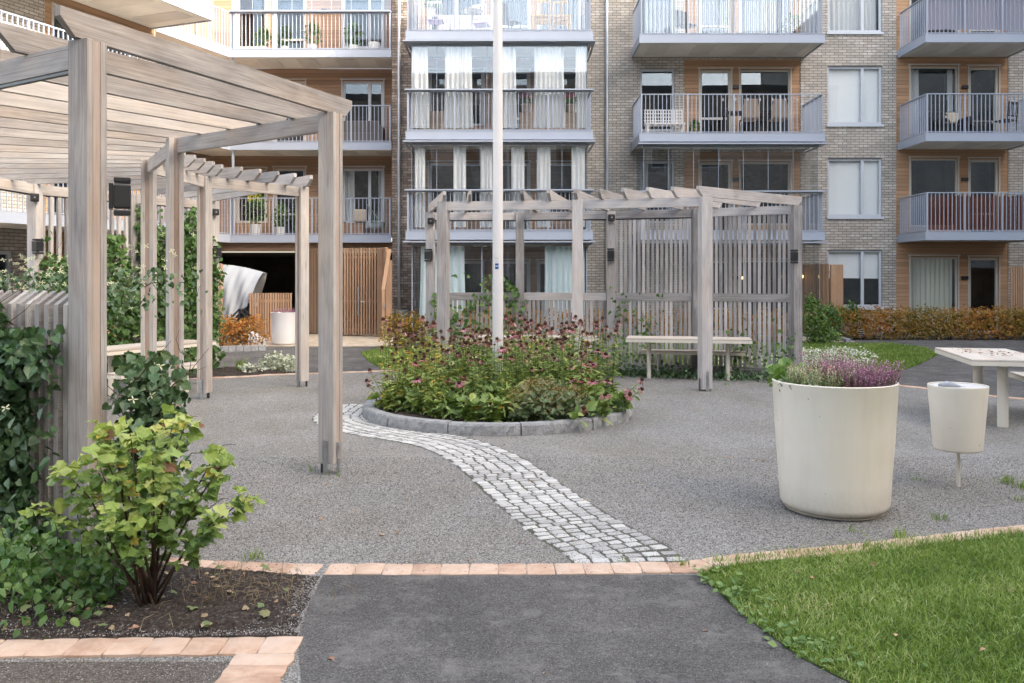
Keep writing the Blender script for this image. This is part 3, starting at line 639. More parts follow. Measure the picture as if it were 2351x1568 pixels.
# ================================================================== LEAVES
LT = {
 'ovate': (np.array([(0, 0, 0), (.24, .15, .05), (.36, .40, .07), (.22, .75, .02), (0, 1, -.10), (-.24, .15, .05), (-.36, .40, .07), (-.22, .75, .02), (0, .5, -.02)]), [[0, 1, 2, 8], [8, 2, 3, 4], [0, 8, 6, 5], [8, 4, 7, 6]]),
 'heart': (np.array([(0, .05, 0), (.20, -.06, .05), (.42, .12, .08), (.40, .42, .05), (0, 1, -.14), (-.20, -.06, .05), (-.42, .12, .08), (-.40, .42, .05), (0, .5, -.04)]), [[0, 1, 2, 8], [8, 2, 3, 4], [0, 8, 6, 5], [8, 4, 7, 6]]),
 'lance': (np.array([(0, 0, 0), (.10, .22, .03), (.13, .5, .03), (.07, .8, -.08), (0, 1, -.2), (-.10, .22, .03), (-.13, .5, .03), (-.07, .8, -.08), (0, .5, .0)]), [[0, 1, 2, 8], [8, 2, 3, 4], [0, 8, 6, 5], [8, 4, 7, 6]]),
 'lobed': (np.array([(0, 0, 0), (.20, -.05, .03), (.42, .08, .00), (.47, .26, .04), (.52, .46, -.04), (.34, .58, .05), (.24, .80, .02), (0, 1.0, -.12), (-.20, -.05, .03), (-.42, .08, .0), (-.47, .26, .04), (-.52, .46, -.04), (-.34, .58, .05), (-.24, .80, .02), (0, .45, -.03)]),
          [[0, 1, 2, 3, 14], [14, 3, 4, 5], [14, 5, 6, 7], [0, 14, 10, 9, 8], [14, 12, 11, 10], [14, 7, 13, 12]]),
 'tiny': (np.array([(0, 0, 0), (.3, .5, .06), (0, 1, -.05), (-.3, .5, .06)]), [[0, 1, 2], [0, 2, 3]]),
 'petal': (np.array([(0, 0, 0), (.14, .35, .02), (.15, .8, 0), (0, 1, -.04), (-.15, .8, 0), (-.14, .35, .02)]), [[0, 1, 2, 3, 4, 5]]),
}
def nrmz(A): return A / np.maximum(np.linalg.norm(A, axis=-1, keepdims=True), 1e-9)
def put_leaves(mb, tpl, P, S, D, Nn, rn, crumple=.0):
    """P positions, S sizes, D leaf direction, Nn approx normals"""
    T, polys = LT[tpl]; P = np.asarray(P, float); n = len(P); D = nrmz(D); X = nrmz(np.cross(D, Nn)); Z = np.cross(X, D)
    T = np.repeat(T[None], n, 0)
    if crumple: T = T + rng.normal(0, crumple, T.shape)
    V = P[:, None] + S[:, None, None] * (T[:, :, 0:1] * X[:, None] + T[:, :, 1:2] * D[:, None] + T[:, :, 2:3] * Z[:, None])
    mb.batch(V, polys, np.clip(rn, 0, 1))
def rdir(n, up=0.0, droop=0.0):
    v = rng.normal(0, 1, (n, 3)); v = nrmz(v); v[:, 2] = v[:, 2] * .6 - droop; return nrmz(v)
def rnorm(n, up=.9, side=(0, -.35, 0)): return nrmz(nrmz(rng.normal(0, 1, (n, 3))) * .75 + np.array([side[0], side[1], up]))
def blob_points(n, blobs, shell=.65):
    w = np.array([b[3] * b[4] * b[5] for b in blobs]) ** .7; w /= w.sum(); idx = rng.choice(len(blobs), n, p=w)
    B = np.array(blobs)[idx]; d = nrmz(rng.normal(0, 1, (n, 3))); r = rng.uniform(0, 1, n) ** (1 / 3.) ; r = shell + (1 - shell) * r if 0 else np.clip(rng.normal(.85, .18, n), .1, 1.15)
    return B[:, :3] + d * r[:, None] * B[:, 3:6], d
def shrub(name, label, cat, base, blobs, n, size, tpl, mat, parent=None, stems=10, stem_r=.006, group=None, rmean=.5, rsd=.25, up=.8, droop=.1, part='foliage', stemmat='bark', crumple=0.02):
    t = thing(name, label, cat, base, group) if parent is None else parent
    b = Vector(base); BB = [(b.x + q[0], b.y + q[1], b.z + q[2], q[3], q[4], q[5]) for q in blobs]
    P, d = blob_points(n, BB); P[:, 2] = np.maximum(P[:, 2], b.z + .01); mb = MB()
    D = nrmz(d * .7 + rdir(n, droop=droop) * .8); S = size * rng.uniform(.6, 1.3, n)
    cl = rmean + rsd * vnoise(P[:, 0] * 3 / max(size * 20, .6), P[:, 1] * 3 / max(size * 20, .6) + P[:, 2] * 5, 21) + rng.normal(0, rsd * .6, n)
    put_leaves(mb, tpl, P, S, D, rnorm(n, up), cl, crumple); build(mb, part, M[mat], t)
    if stems:
        mb = MB()
        for i in range(stems):
            q = BB[i % len(BB)]; e = Vector((q[0] + R.uniform(-.6, .6) * q[3], q[1] + R.uniform(-.6, .6) * q[4], q[2] + R.uniform(.0, .7) * q[5]))
            jt = .004 if stems <= 4 else .05; s0 = Vector((b.x + R.uniform(-jt, jt), b.y + R.uniform(-jt, jt), b.z - .01)) if len(BB) < 9 else Vector((e.x + R.uniform(-.05, .05), e.y, b.z - .01))
            m_ = s0.lerp(e, .5) + Vector((R.uniform(-.04, .04), R.uniform(-.04, .04), .02)); mb.tube([s0, m_, e], [stem_r, stem_r * .75, stem_r * .35], 6)
        build(mb, 'stem', M[stemmat], t, smooth=True)
    return t
# ================================================================== FACADES
class Fr:
    def __init__(s, ox, oy, ex, ey):
        s.O = Vector((ox, oy, 0)); s.e = Vector((ex, ey, 0)).normalized(); s.n = Vector((s.e.y, -s.e.x, 0)); s.z = Vector((0, 0, 1))
    def p(s, a, d, z): return s.O + s.e * a + s.n * d + s.z * z
    def box(s, mb, a0, a1, d0, d1, z0, z1, r=None):
        return mb.box(s.p((a0 + a1) / 2, (d0 + d1) / 2, (z0 + z1) / 2), (abs(a1 - a0), abs(d1 - d0), abs(z1 - z0)), (s.e, s.n, s.z), r)
def wall(mb, fr, a0, a1, z0, z1, ops=(), d=0.0, reveal=.13):
    xs = sorted({a0, a1} | {q for o in ops for q in o[:2] if a0 < q < a1}); zs = sorted({z0, z1} | {q for o in ops for q in o[2:4] if z0 < q < z1})
    for i in range(len(xs) - 1):
        for j in range(len(zs) - 1):
            cx = (xs[i] + xs[i + 1]) / 2; cz = (zs[j] + zs[j + 1]) / 2
            if any(o[0] < cx < o[1] and o[2] < cz < o[3] for o in ops): continue
            mb.face([fr.p(xs[i], d, zs[j]), fr.p(xs[i + 1], d, zs[j]), fr.p(xs[i + 1], d, zs[j + 1]), fr.p(xs[i], d, zs[j + 1])],
                    [(xs[i], zs[j]), (xs[i + 1], zs[j]), (xs[i + 1], zs[j + 1]), (xs[i], zs[j + 1])])
    for o in ops:
        x0, x1, y0, y1 = max(o[0], a0), min(o[1], a1), max(o[2], z0), min(o[3], z1)
        for q in (((x0, d), (x0, d - reveal), y0, y1), ((x1, d), (x1, d - reveal), y0, y1)):
            (xa, da), (xb, db), ya, yb = q
            mb.face([fr.p(xa, da, ya), fr.p(xb, db, ya), fr.p(xb, db, yb), fr.p(xa, da, yb)], [(xa, ya), (xa + reveal, ya), (xa + reveal, yb), (xa, yb)])
        for ya in (y0, y1): mb.face([fr.p(x0, d, ya), fr.p(x1, d, ya), fr.p(x1, d - reveal, ya), fr.p(x0, d - reveal, ya)], [(x0, ya), (x1, ya), (x1, ya + reveal), (x0, ya + reveal)])
def curtain_mesh(fr, a0, a1, d, z0, z1, waves=6, amp=.03, n=None, taper=0.0, thick=.003):
    mb = MB(); n = n or max(12, waves * 8); rows = 8; ph = R.uniform(0, 6)
    for side in (0, 1):
        b = mb.n
        for j in range(rows + 1):
            z = z1 + (z0 - z1) * j / rows; sh = taper * (j / rows) ** 2
            for i in range(n + 1):
                t = i / n; a = a0 + (a1 - a0) * t + sh * (t - .5)
                dd = d + amp * math.sin(t * waves * 6.283 + ph + .6 * math.sin(t * 9 + j * .25)) * (.6 + .4 * j / rows) - side * thick
                q = fr.p(a, dd, z + .008 * math.sin(t * waves * 3 + ph)); mb.V.append(tuple(q))
        mb.n += (n + 1) * (rows + 1)
        for j in range(rows):
            for i in range(n):
                k = b + j * (n + 1) + i; f = [k, k + 1, k + n + 2, k + n + 1]; mb.F.append(f if side == 0 else f[::-1]); mb.Rn.append(.5)
                mb.U += [(0, 0)] * 4
    return mb
def window(par, fr, a0, a1, z0, z1, d=0.0, mull=None, fw=.07, fill=None, frac=1.0, sill=True, door=False, fmat='metalframe', rail=None, trim=False, rec=.07, name=None):
    mb = MB(); y0, y1 = d - rec - .06, d - rec
    fr.box(mb, a0, a0 + fw, y0, y1, z0, z1); fr.box(mb, a1 - fw, a1, y0, y1, z0, z1)
    fr.box(mb, a0 + fw, a1 - fw, y0, y1, z0, z0 + fw); fr.box(mb, a0 + fw, a1 - fw, y0, y1, z1 - fw, z1)
    for mfr in (mull or []):
        x = a0 + (a1 - a0) * mfr; fr.box(mb, x - fw * .65, x + fw * .65, y0, y1 + .004, z0 + fw, z1 - fw)
    if rail: fr.box(mb, a0 + fw, a1 - fw, y0, y1, z0 + rail - .03, z0 + rail + .03)
    if trim:
        for q in ((a0 - .035, a0 - .001, d + .001, d + .03, z0, z1 + .04), (a1 + .001, a1 + .035, d + .001, d + .03, z0, z1 + .04), (a0 - .06, a1 + .06, d + .001, d + .045, z1 + .041, z1 + .075)): fr.box(mb, *q)
    f = build(mb, name or ('door' if door else 'window'), M[fmat], par)
    pb = MB(); fr.box(pb, a0 + fw * .8, a1 - fw * .8, y0 + .022, y0 + .034, z0 + fw * .8, z1 - fw * .8); build(pb, 'pane', M['glass'], f)
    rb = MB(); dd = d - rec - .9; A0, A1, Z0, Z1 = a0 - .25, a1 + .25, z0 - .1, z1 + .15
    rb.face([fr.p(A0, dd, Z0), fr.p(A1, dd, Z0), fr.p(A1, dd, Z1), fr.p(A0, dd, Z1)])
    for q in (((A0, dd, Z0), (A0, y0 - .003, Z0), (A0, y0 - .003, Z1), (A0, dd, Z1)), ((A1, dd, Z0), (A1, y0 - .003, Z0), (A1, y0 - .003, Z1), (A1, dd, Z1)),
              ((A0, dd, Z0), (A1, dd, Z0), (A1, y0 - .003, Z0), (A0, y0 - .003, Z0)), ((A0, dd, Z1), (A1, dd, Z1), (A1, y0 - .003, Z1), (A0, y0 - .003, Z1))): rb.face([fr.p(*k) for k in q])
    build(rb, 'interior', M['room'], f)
    if sill:
        sb = MB(); fr.box(sb, a0 - .03, a1 + .03, d - rec + .002, d + .05, z0 - .045, z0 - .004); fr.box(sb, a0 - .03, a1 + .03, d + .03, d + .052, z0 - .075, z0 - .046); build(sb, 'sill', M[fmat], f)
    if fill in ('blind', 'blindhalf'):
        zz = z1 - (z1 - z0) * frac; bb = curtain_mesh(fr, a0 + .03, a1 - .03, y0 - .06, zz, z1 - .02, 1, .002, 6); build(bb, 'blind', M['blind'], f)
    if fill in ('curtain', 'curtaingreen'):
        bb = curtain_mesh(fr, a0 + .05, a1 - .05, y0 - .14, z0 + .02, z1 - .04, int(max(5, (a1 - a0) * 7)), .035); build(bb, 'curtain', M['curtaingreen' if fill == 'curtaingreen' else 'curtain'], f, smooth=True)
    if fill == 'side':
        wd = (a1 - a0) * .22
        for q in ((a0 + .05, a0 + .05 + wd), (a1 - .05 - wd * .5, a1 - .05)):
            bb = curtain_mesh(fr, q[0], q[1], y0 - .14, z0 + .02, z1 - .04, 4, .03); build(bb, 'curtain', M['curtain'], f, smooth=True)
    if door:
        hb = MB(); hb.tube([fr.p(a1 - fw * .55, y1 + .0, z0 + .98), fr.p(a1 - fw * .55, y1 + .05, z0 + .98), fr.p(a1 - fw * .55 - .11, y1 + .05, z0 + .98)], .009, 6); build(hb, 'handle', M['galv'], f, smooth=True)
    return f
def wall_light(par, fr, a, d, z):
    mb = MB(); fr.box(mb, a - .09, a + .09, d + .001, d + .075, z - .05, z + .05); build(mb, 'wall_light', M['black'], par, bevel=.008)
FL = [0, 2.88, 5.56, 8.24, 10.92]
def railing(mb, p0, p1, z0, h=1.08, pitch=.114, n=None, skip_end=False, wide=True):
    """vertical flat bars between two ground-plan points"""
    p0 = Vector((p0[0], p0[1], 0)); p1 = Vector((p1[0], p1[1], 0)); d = p1 - p0; Ln = d.length; d.normalize(); s = d.cross(Vector((0, 0, 1)))
    k = max(2, round(Ln / pitch)); U = Vector((0, 0, 1)); per = max(2, round(k / max(1, round(Ln / 1.2))))
    mb.box((p0 + p1) / 2 + U * (z0 + h - .012), (Ln + .04, .055, .024), (d, s, U))
    mb.box((p0 + p1) / 2 + U * (z0 + .045), (Ln, .03, .018), (d, s, U))
    for i in range(k + 1):
        big = wide and (i % per == 0); c = p0 + d * (Ln * i / k)
        mb.box(c + U * (z0 + h / 2 - .012), (.042 if big else .015, .05 if big else .03, h - .025), (d, s, U))
def balcony(par, fr, a0, a1, zf, depth=1.6, d0=0.0, h=1.08, fas=.22, sides=(1, 1), cover=None, pat=True, back=0.0, glazed=None, eave=False, label=None, rail=True, cassette=True):
    d1 = d0 + depth; mb = MB(); z0 = zf - fas
    fr.box(mb, a0 + .04, a1 - .04, d0 - back, d1 - .04, z0 + .03, zf - .01)
    s = build(mb, 'balcony', M['soffit'], par); 
    if cassette:
        n = max(3, int((a1 - a0) / 1.2))
        for i in range(n):
            cb = MB(); c = a0 + (a1 - a0) * (i + .5) / n; fr.box(cb, c - .28, c + .28, d0 - back + .25, d1 - .3, z0 + .018, z0 + .029); build(cb, 'soffit_panel', M['soffit2'], s)
    fb = MB(); fr.box(fb, a0, a1, d1 - .035, d1, z0, zf); fr.box(fb, a0 - .003, a1 + .003, d1 - .05, d1 + .006, zf + .001, zf + .012)
    if sides[0]: fr.box(fb, a0, a0 + .035, d0 + .002, d1 - .036, z0, zf)
    if sides[1]: fr.box(fb, a1 - .035, a1, d0 + .002, d1 - .036, z0, zf)
    build(fb, 'fascia', M['metal'], s)
    if rail:
        rb = MB(); q = lambda a, d: tuple(fr.p(a, d, 0))[:2]
        railing(rb, q(a0 + .06, d1 - .045), q(a1 - .06, d1 - .045), zf, h)
        if sides[0]: railing(rb, q(a0 + .06, d1 - .1), q(a0 + .06, d0 + .05), zf, h, wide=False)
        if sides[1]: railing(rb, q(a1 - .06, d1 - .1), q(a1 - .06, d0 + .05), zf, h, wide=False)
        build(rb, 'railing', M['metal'], s)
    return s
def glazing(par, fr, a0, a1, d0, d1, z0, z1, n, sides=(1, 1), cap=None, joint=.012):
    mb = MB(); gb = MB(); w_ = (a1 - a0) / n
    for i in range(n): fr.box(gb, a0 + w_ * i + joint / 2, a0 + w_ * (i + 1) - joint / 2, d1 - .008, d1, z0 + .03, z1 - .03)
    for x, f in ((a0, sides[0]), (a1, sides[1])):
        if f:
            for k in range(2): dd = d0 + (d1 - d0) * k / 2; fr.box(gb, x - .004, x + .004, dd + .01, dd + (d1 - d0) / 2 - .01, z0 + .03, z1 - .03)
    for i in range(n + 1): fr.box(mb, a0 + w_ * i - joint / 2 + .001, a0 + w_ * i + joint / 2 - .001, d1 - .012, d1 + .004, z0 + .031, z1 - .031)
    fr.box(mb, a0 - .03, a1 + .03, d1 - .04, d1 + .02, z0 - .01, z0 + .029); fr.box(mb, a0 - .03, a1 + .03, d1 - .04, d1 + .02, z1 - .029, z1 + .01)
    if cap: fr.box(mb, a0 - .10, a1 + .10, d1 - .02 + .05, d1 + .17, cap, cap + .045)
    f = build(mb, 'glazing_frame', M['metal'], par); build(gb, 'glazing', M['glaze'], f); return f
M['soffit2'] = plain("soffit_panel", (.63, .61, .57), .9, 0, .15, .08, 1.0)
F0 = Fr(0, 25.3, 1, 0)
XW = lambda u: (u - UC) / FPX * 25.3
ZW = lambda v: CAM_H + (VH - v) / FPX * 25.3
TOP = 13.8
A = thing('apartment_building', 'long brick apartment block with stacked blue-grey metal balconies facing the court', 'building', (2, 25.3, 0))
xb0, xb1, xm0, xm1, xr0, xr1, xe = XW(900), XW(945), XW(1571), XW(1838), 11.16, 14.42, 24.0
# --- brick walls
mb = MB(); wops = []
win_r = (XW(1900), XW(2026))
for k in range(4): wops.append((win_r[0], win_r[1], (FL[k] + .54) if k else ZW(705), (FL[k] + 2.24) if k else ZW(573)))
wl = (XW(1470), XW(1549)); 
for k in (1, 2, 3): wops.append((wl[0], wl[1], FL[k] + .35, FL[k] + 2.15))
for k in range(4): wops.append((xm0, xm1, (FL[k] if k else 0.0), (FL[k] + 2.43) if k else 2.62))
bay = (XW(962), XW(1345))
for k in range(4): wops.append((bay[0], bay[1], (FL[k] if k else 0.0), FL[k] + (2.43 if k else 2.6)))
for k in range(4): wops.append((xr0, xr1, (FL[k] if k else 0.0), (FL[k] + 2.50) if k else 2.70))
for k in range(4): wops.append((14.85, 16.3, FL[k] + .54, FL[k] + 2.1))
wall(mb, F0, xb1 + .17, xe, 0, TOP, wops, reveal=.14); build(mb, 'brick_wall', M['brick'], A)
mb = MB(); wall(mb, F0, xb0, xb1 + .17, 0, TOP); 
mb.face([F0.p(xb0, 0, 0), F0.p(xb0, -1.8, 0), F0.p(xb0, -1.8, TOP), F0.p(xb0, 0, TOP)], [(0, 0), (1.8, 0), (1.8, TOP), (0, TOP)]); build(mb, 'brick_pier', M['brickdark'], A)
mb = MB(); F0.box(mb, -8.5, xe, -6, -2.2, TOP, TOP + .25); F0.box(mb, xb0, xe, -6, .12, TOP + .251, TOP + .5); build(mb, 'roof', M['darksteel'], A)
mb = MB(); F0.box(mb, xb1 + .3, xe, -.95, -.9, 0, TOP); 
# --- right column windows
for k in range(4):
    z0, z1 = wops[k][2], wops[k][3]
    window(A, F0, win_r[0], win_r[1], z0, z1, mull=[.65], fill='blind' if k in (1, 2) else ('curtain' if k == 3 else 'blind'), frac=(.5 if k == 0 else 1.0))
    window(A, F0, 14.85, 16.3, FL[k] + .54, FL[k] + 2.1, mull=[.6], fill='blind')
for k in (1, 2, 3): window(A, F0, wl[0], wl[1], FL[k] + .35, FL[k] + 2.15, fw=.06, fill='side' if k == 1 else None, sill=False)
# --- timber recess panels
def recess(a0, a1, z0, z1, ops, d, mat='timber'):
    mb = MB(); wall(mb, F0, a0, a1, z0, z1, ops, d=d, reveal=.08); build(mb, 'cladding', M[mat], A)
for k in range(4):
    zf = FL[k] if k else 0.02; zt = zf + (2.5 if k else 2.68)
    dr = (XW(1607), XW(1679)); bw = (XW(1700), XW(1815))
    ops = [(dr[0], dr[1], zf + .02, zf + 2.12), (bw[0], bw[1], zf + .3, zf + 2.12)]
    recess(xm0, xm1, zf, zt, ops, -.03)
    window(A, F0, dr[0], dr[1], zf + .02, zf + 2.12, d=-.03, fmat='doorframe', door=True, sill=False, rail=.7, trim=True, rec=.03)
    window(A, F0, bw[0], bw[1], zf + .3, zf + 2.12, d=-.03, fw=.045, sill=False, fill=None, fmat='doorframe', trim=True, rec=.03)
    wall_light(A, F0, XW(1689), -.03, zf + 1.62)
    rw = (XW(2091), XW(2200)); rd = (XW(2226), XW(2294))
    ops = [(rw[0], rw[1], zf + .25, zf + 2.22), (rd[0], rd[1], zf + .02, zf + 2.2)]
    recess(xr0, xr1, zf, zt, ops, -.03)
    window(A, F0, rw[0], rw[1], zf + .25, zf + 2.22, d=-.03, fw=.045, sill=False, fill='curtaingreen' if k == 0 else ('side' if k == 2 else None), fmat='doorframe', trim=True, rec=.03)
    window(A, F0, rd[0], rd[1], zf + .02, zf + 2.2, d=-.03, fmat='doorframe', door=True, sill=False, rail=.6, trim=True, rec=.03)
    wall_light(A, F0, XW(2215), -.03, zf + 1.62)
    # wall behind the glazed bay
    b1 = (XW(1130), XW(1215)); b2 = (XW(1235), XW(1330)); b3 = (XW(985), XW(1110))
    ops = [(b3[0], b3[1], zf + .5, zf + 2.1), (b1[0], b1[1], zf + .02, zf + 2.1), (b2[0], b2[1], zf + .5, zf + 2.1)]
    recess(bay[0], bay[1], zf, zt, ops, -.03, 'timber2')
    window(A, F0, *ops[0], d=-.03, mull=[.5], sill=False, rec=.03, trim=True); window(A, F0, *ops[1], d=-.03, door=True, sill=False, rec=.03, rail=.7, trim=True); window(A, F0, *ops[2], d=-.03, sill=False, rec=.03, trim=True)
# --- balconies
ba, bb_ = -2.85, 2.17; gx0, gx1 = -2.70, 2.02
for k in (1, 2, 3):
    s = balcony(A, F0, ba, bb_, FL[k], depth=2.0 - .02, d0=0.01)
    if k < 4: glazing(s, F0, gx0, gx1, .05, 1.85, FL[k] + .03, FL[k] + 2.36, 7)
    eb = MB()
    F0.box(eb, ba - .06, bb_ + .06, 1.55, 2.12, FL[k] - .30, FL[k] - .262)
    for x in (ba - .06, bb_ + .02): F0.box(eb, x, x + .04, .02, 1.549, FL[k] - .30, FL[k] - .262)
    build(eb, 'drip_edge', M['metal'], s)
    if k in (1, 2):
        cb = MB(); F0.box(cb, ba - .02, bb_ + .02, 1.88, 2.06, FL[k] + 1.09, FL[k] + 1.125); build(cb, 'rail_cap', M['metal'], s)
gz = glazing(A, F0, gx0, gx1, .05, 1.75, .05, 2.55, 5, joint=.03)
mx0, mx1 = 3.46, 8.5
for k in (1, 2, 3):
    s = balcony(A, F0, mx0, mx1, FL[k], depth=1.64, d0=.01)
    if k in (1, 3): glazing(s, F0, mx0 + .14, mx1 - .14, .05, 1.50, FL[k] + .03, FL[k] + 2.36, 7)
    if k in (1, 2):
        eb = MB(); F0.box(eb, mx0 - .04, mx1 + .04, 1.3, 1.74, FL[k] - .30, FL[k] - .262)
        for x in (mx0 - .04, mx1): F0.box(eb, x, x + .04, .02, 1.299, FL[k] - .30, FL[k] - .262)
        build(eb, 'drip_edge', M['metal'], s)
    if k == 1:
        cb = MB(); F0.box(cb, mx0 - .02, mx1 + .02, 1.53, 1.70, FL[k] + 1.09, FL[k] + 1.125); build(cb, 'rail_cap', M['metal'], s)
glazing(A, F0, mx0 + .1, mx1 - .1, .05, 1.5, .05, 2.55, 6)
for k in (1, 2, 3): balcony(A, F0, 11.2, 14.38, FL[k], depth=1.7, d0=.01)
# downpipes
def pipe(x, z1=TOP, r=.045, par=A, d=.09):
    mb = MB(); mb.tube([F0.p(x, d, 0), F0.p(x, d, z1)], r, 12)
    for z in [q for q in (1.2, 3.9, 6.4, 8.2) if q < z1]: mb.tube([F0.p(x, d, z), F0.p(x, d, z + .06)], r * 1.18, 12)
    build(mb, 'downpipe', M['pipe'], par, smooth='auto')
pipe(XW(917) , d=.09); pipe(XW(1393))
pipe(XW(1452), 2.6, .03)
# --- left loggia (recessed) with wing corner
cor = Vector((-8.16, 25.2)); wd = Vector((-.371, -.929)); cc = cor + wd * 2.87
zb = 1.45   # loggia depth behind facade plane
Fb = Fr(0, 26.75, 1, 0)
for k in (1, 2, 3):
    zf = FL[k]; o3 = [(-8.45, -7.55, zf + .45, zf + 2.1), (-7.3, -6.35, zf + .02, zf + 2.12), (-5.2, -3.95, zf + .45, zf + 2.12)]
    mb = MB(); wall(mb, Fb, -11.5, xb0, zf, zf + 2.5, o3, reveal=.08); build(mb, 'cladding', M['timber2'], A)
    window(A, Fb, *o3[0], rec=.03, sill=False, trim=True, fmat='doorframe'); window(A, Fb, *o3[1], rec=.03, door=True, sill=False, rail=.7, trim=True, fmat='doorframe')
    window(A, Fb, *o3[2], rec=.03, mull=[.66], sill=False, trim=True, fill=('side' if k == 1 else None)); wall_light(A, Fb, -5.75, 0, zf + 1.6)
    # slab polygon around the corner
    pts = [(xb0 - .004, 25.2), (cor.x, cor.y), (cc.x, cc.y), (cc.x - 1.5, cc.y + .6), (-11.4, 26.7), (xb0 - .004, 26.7)]
    mb = MB()
    mb.face([(x, y, zf - .19) for x, y in pts]); mb.face([(x, y, zf - .01) for x, y in pts]); s = build(mb, 'balcony', M['soffit'], A)
    fb = MB()
    for a, b in ((pts[0], pts[1]), (pts[1], pts[2])):
        va = Vector((a[0], a[1], zf - .11)); vb = Vector((b[0], b[1], zf - .11)); fb.beam(va, vb, .035, .22); fb.beam(va + Vector((0, 0, .117)), vb + Vector((0, 0, .117)), .055, .012)
    build(fb, 'fascia', M['metal'], s)
    for q in range(4): pb = MB(); x = -7.2 + q * 1.15; pb.bx(x - .28, x + .28, 25.5, 26.5, zf - .203, zf - .191); build(pb, 'soffit_panel', M['soffit2'], s)
    rb = MB(); railing(rb, (xb0 - .05, 25.235), (cor.x, 25.235), zf, 1.08); railing(rb, tuple(cor), tuple(cc), zf, 1.08); build(rb, 'railing', M['metal'], s)
    mb = MB(); mb.bx(cor.x + .03, cor.x + .09, 25.27, 25.33, zf + .0, zf + 2.48); build(mb, 'pillar', M['metal'], s)
    if k == 3:
        glazing(s, Fr(0, 25.2, 1, 0), cor.x + .05, xb0 - .04, -.5, -.1, zf + 1.12, zf + 2.4, 8, sides=(0, 0))
        cb = MB(); cb.bx(cor.x, xb0 - .02, 25.12, 25.28, zf + 1.085, zf + 1.125); build(cb, 'rail_cap', M['metal'], s)
# passage under the loggia
mb = MB(); Fp = Fr(0, 25.45, 1, 0)
wall(mb, Fp, -9.5, xb0, 2.42, 2.69); mb.face([(-9.5, 25.45, 2.42), (xb0, 25.45, 2.42), (xb0, 25.9, 2.42), (-9.5, 25.9, 2.42)]); build(mb, 'cladding', M['timber2'], A)
mb = MB(); mb.face([(-11, 25.9, 2.40), (xb0, 25.9, 2.40), (xb0, 34, 2.40), (-11, 34, 2.40)]); mb.face([(-11, 34, 0), (xb0, 34, 0), (xb0, 34, 2.4), (-11, 34, 2.4)])
mb.face([(xb0, 25.31, 0), (xb0, 34, 0), (xb0, 34, 2.4), (xb0, 25.31, 2.4)]); mb.face([(-11, 25.5, 0), (-11, 34, 0), (-11, 34, 2.4), (-11, 25.5, 2.4)]); build(mb, 'passage', M['passage'], A)
# --- wing
B = thing('apartment_building', 'wing of pale brick and ochre cladding angled behind the left pergola', 'building', (-9.5, 22, 0))
Fw = Fr(cor.x, cor.y, -wd.x, -wd.y)   # along = towards far corner ; s negative = nearer
sW = lambda t: -t
wo = [(-5.96, -5.15, FL[2] + .1, FL[2] + 2.2), (-5.96, -5.15, FL[3] + .1, FL[3] + 2.2), (-5.96, -5.15, FL[1] + .1, FL[1] + 2.2), (-4.6, -3.6, FL[2] + .1, FL[2] + 2.2)]
mb = MB(); wall(mb, Fw, -6.16, -2.87, 0, TOP, wo, reveal=.08); mb.face([Fw.p(-2.87, 0, 0), Fw.p(-2.87, -1.6, 0), Fw.p(-2.87, -1.6, TOP), Fw.p(-2.87, 0, TOP)], [(0, 0), (1.6, 0), (1.6, TOP), (0, TOP)])
build(mb, 'cladding', M['timber'], B)
for o in wo: window(B, Fw, *o, rec=.04, sill=False, trim=True, fmat='doorframe')
wz = [(-8.6, -7.28, FL[k] + .4, FL[k] + 2.1) for k in range(4)]; wz[0] = (-8.6, -6.95, .9, 2.2)
mb = MB(); wall(mb, Fw, -16, -6.16, 0, TOP, wz, d=.0); build(mb, 'brick_wall', M['brick'], B)
for o in wz: window(B, Fw, *o, mull=[.5])
mb = MB(); wall(mb, Fw, -2.87, 2.5, 2.7, TOP, [], d=-1.5); build(mb, 'cladding', M['timber2'], B)
for k in (1, 2, 3): balcony(B, Fw, -9.5, -3.0, FL[k], depth=2.0, d0=.01)
mb = MB(); Fw.box(mb, -16, 2, -6, .1, TOP, TOP + .3); build(mb, 'roof', M['darksteel'], B)
# ---------------- blocks that enclose the court (seen only in the panes; they shade the court)
C_ = thing('apartment_building', 'brick block closing the court behind the viewer, seen mirrored in the panes', 'building', (0, -14, 0))
Fo = Fr(0, -14, -1, 0); ops = [(-25 + i * 3.4, -23.4 + i * 3.4, k * 2.9 + .8, k * 2.9 + 2.3) for i in range(15) for k in range(5) if 3 <= i <= 11 and k > 0]
mb = MB(); wall(mb, Fo, -27, 27, 0, 15.6, ops); build(mb, 'brick_wall', M['brickdark'], C_)
for i, o in enumerate(ops):
    if True:
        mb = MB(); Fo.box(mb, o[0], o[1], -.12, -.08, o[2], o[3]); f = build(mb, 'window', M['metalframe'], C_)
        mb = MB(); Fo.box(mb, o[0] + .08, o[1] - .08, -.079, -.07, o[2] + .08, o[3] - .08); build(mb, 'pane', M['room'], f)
mb = MB(); Fo.box(mb, -27, 27, -10, .2, 15.6, 16.0); build(mb, 'roof', M['darksteel'], C_)
D_ = thing('apartment_building', 'taller brick block on the right side whose shadow covers the court', 'building', (24, 5, 0))
Fq = Fr(24.2, 0, 0, -1); mb = MB(); wall(mb, Fq, -25, 34, 0, 22.9, []); mb.face([(24.3, 25, 22.9), (24.3, -34, 22.9), (34, -34, 22.9), (34, 25, 22.9)]); mb.face([(34, 25, 0), (34, -34, 0), (34, -34, 22.9), (34, 25, 22.9)]); build(mb, 'brick_wall', M['brick'], D_)
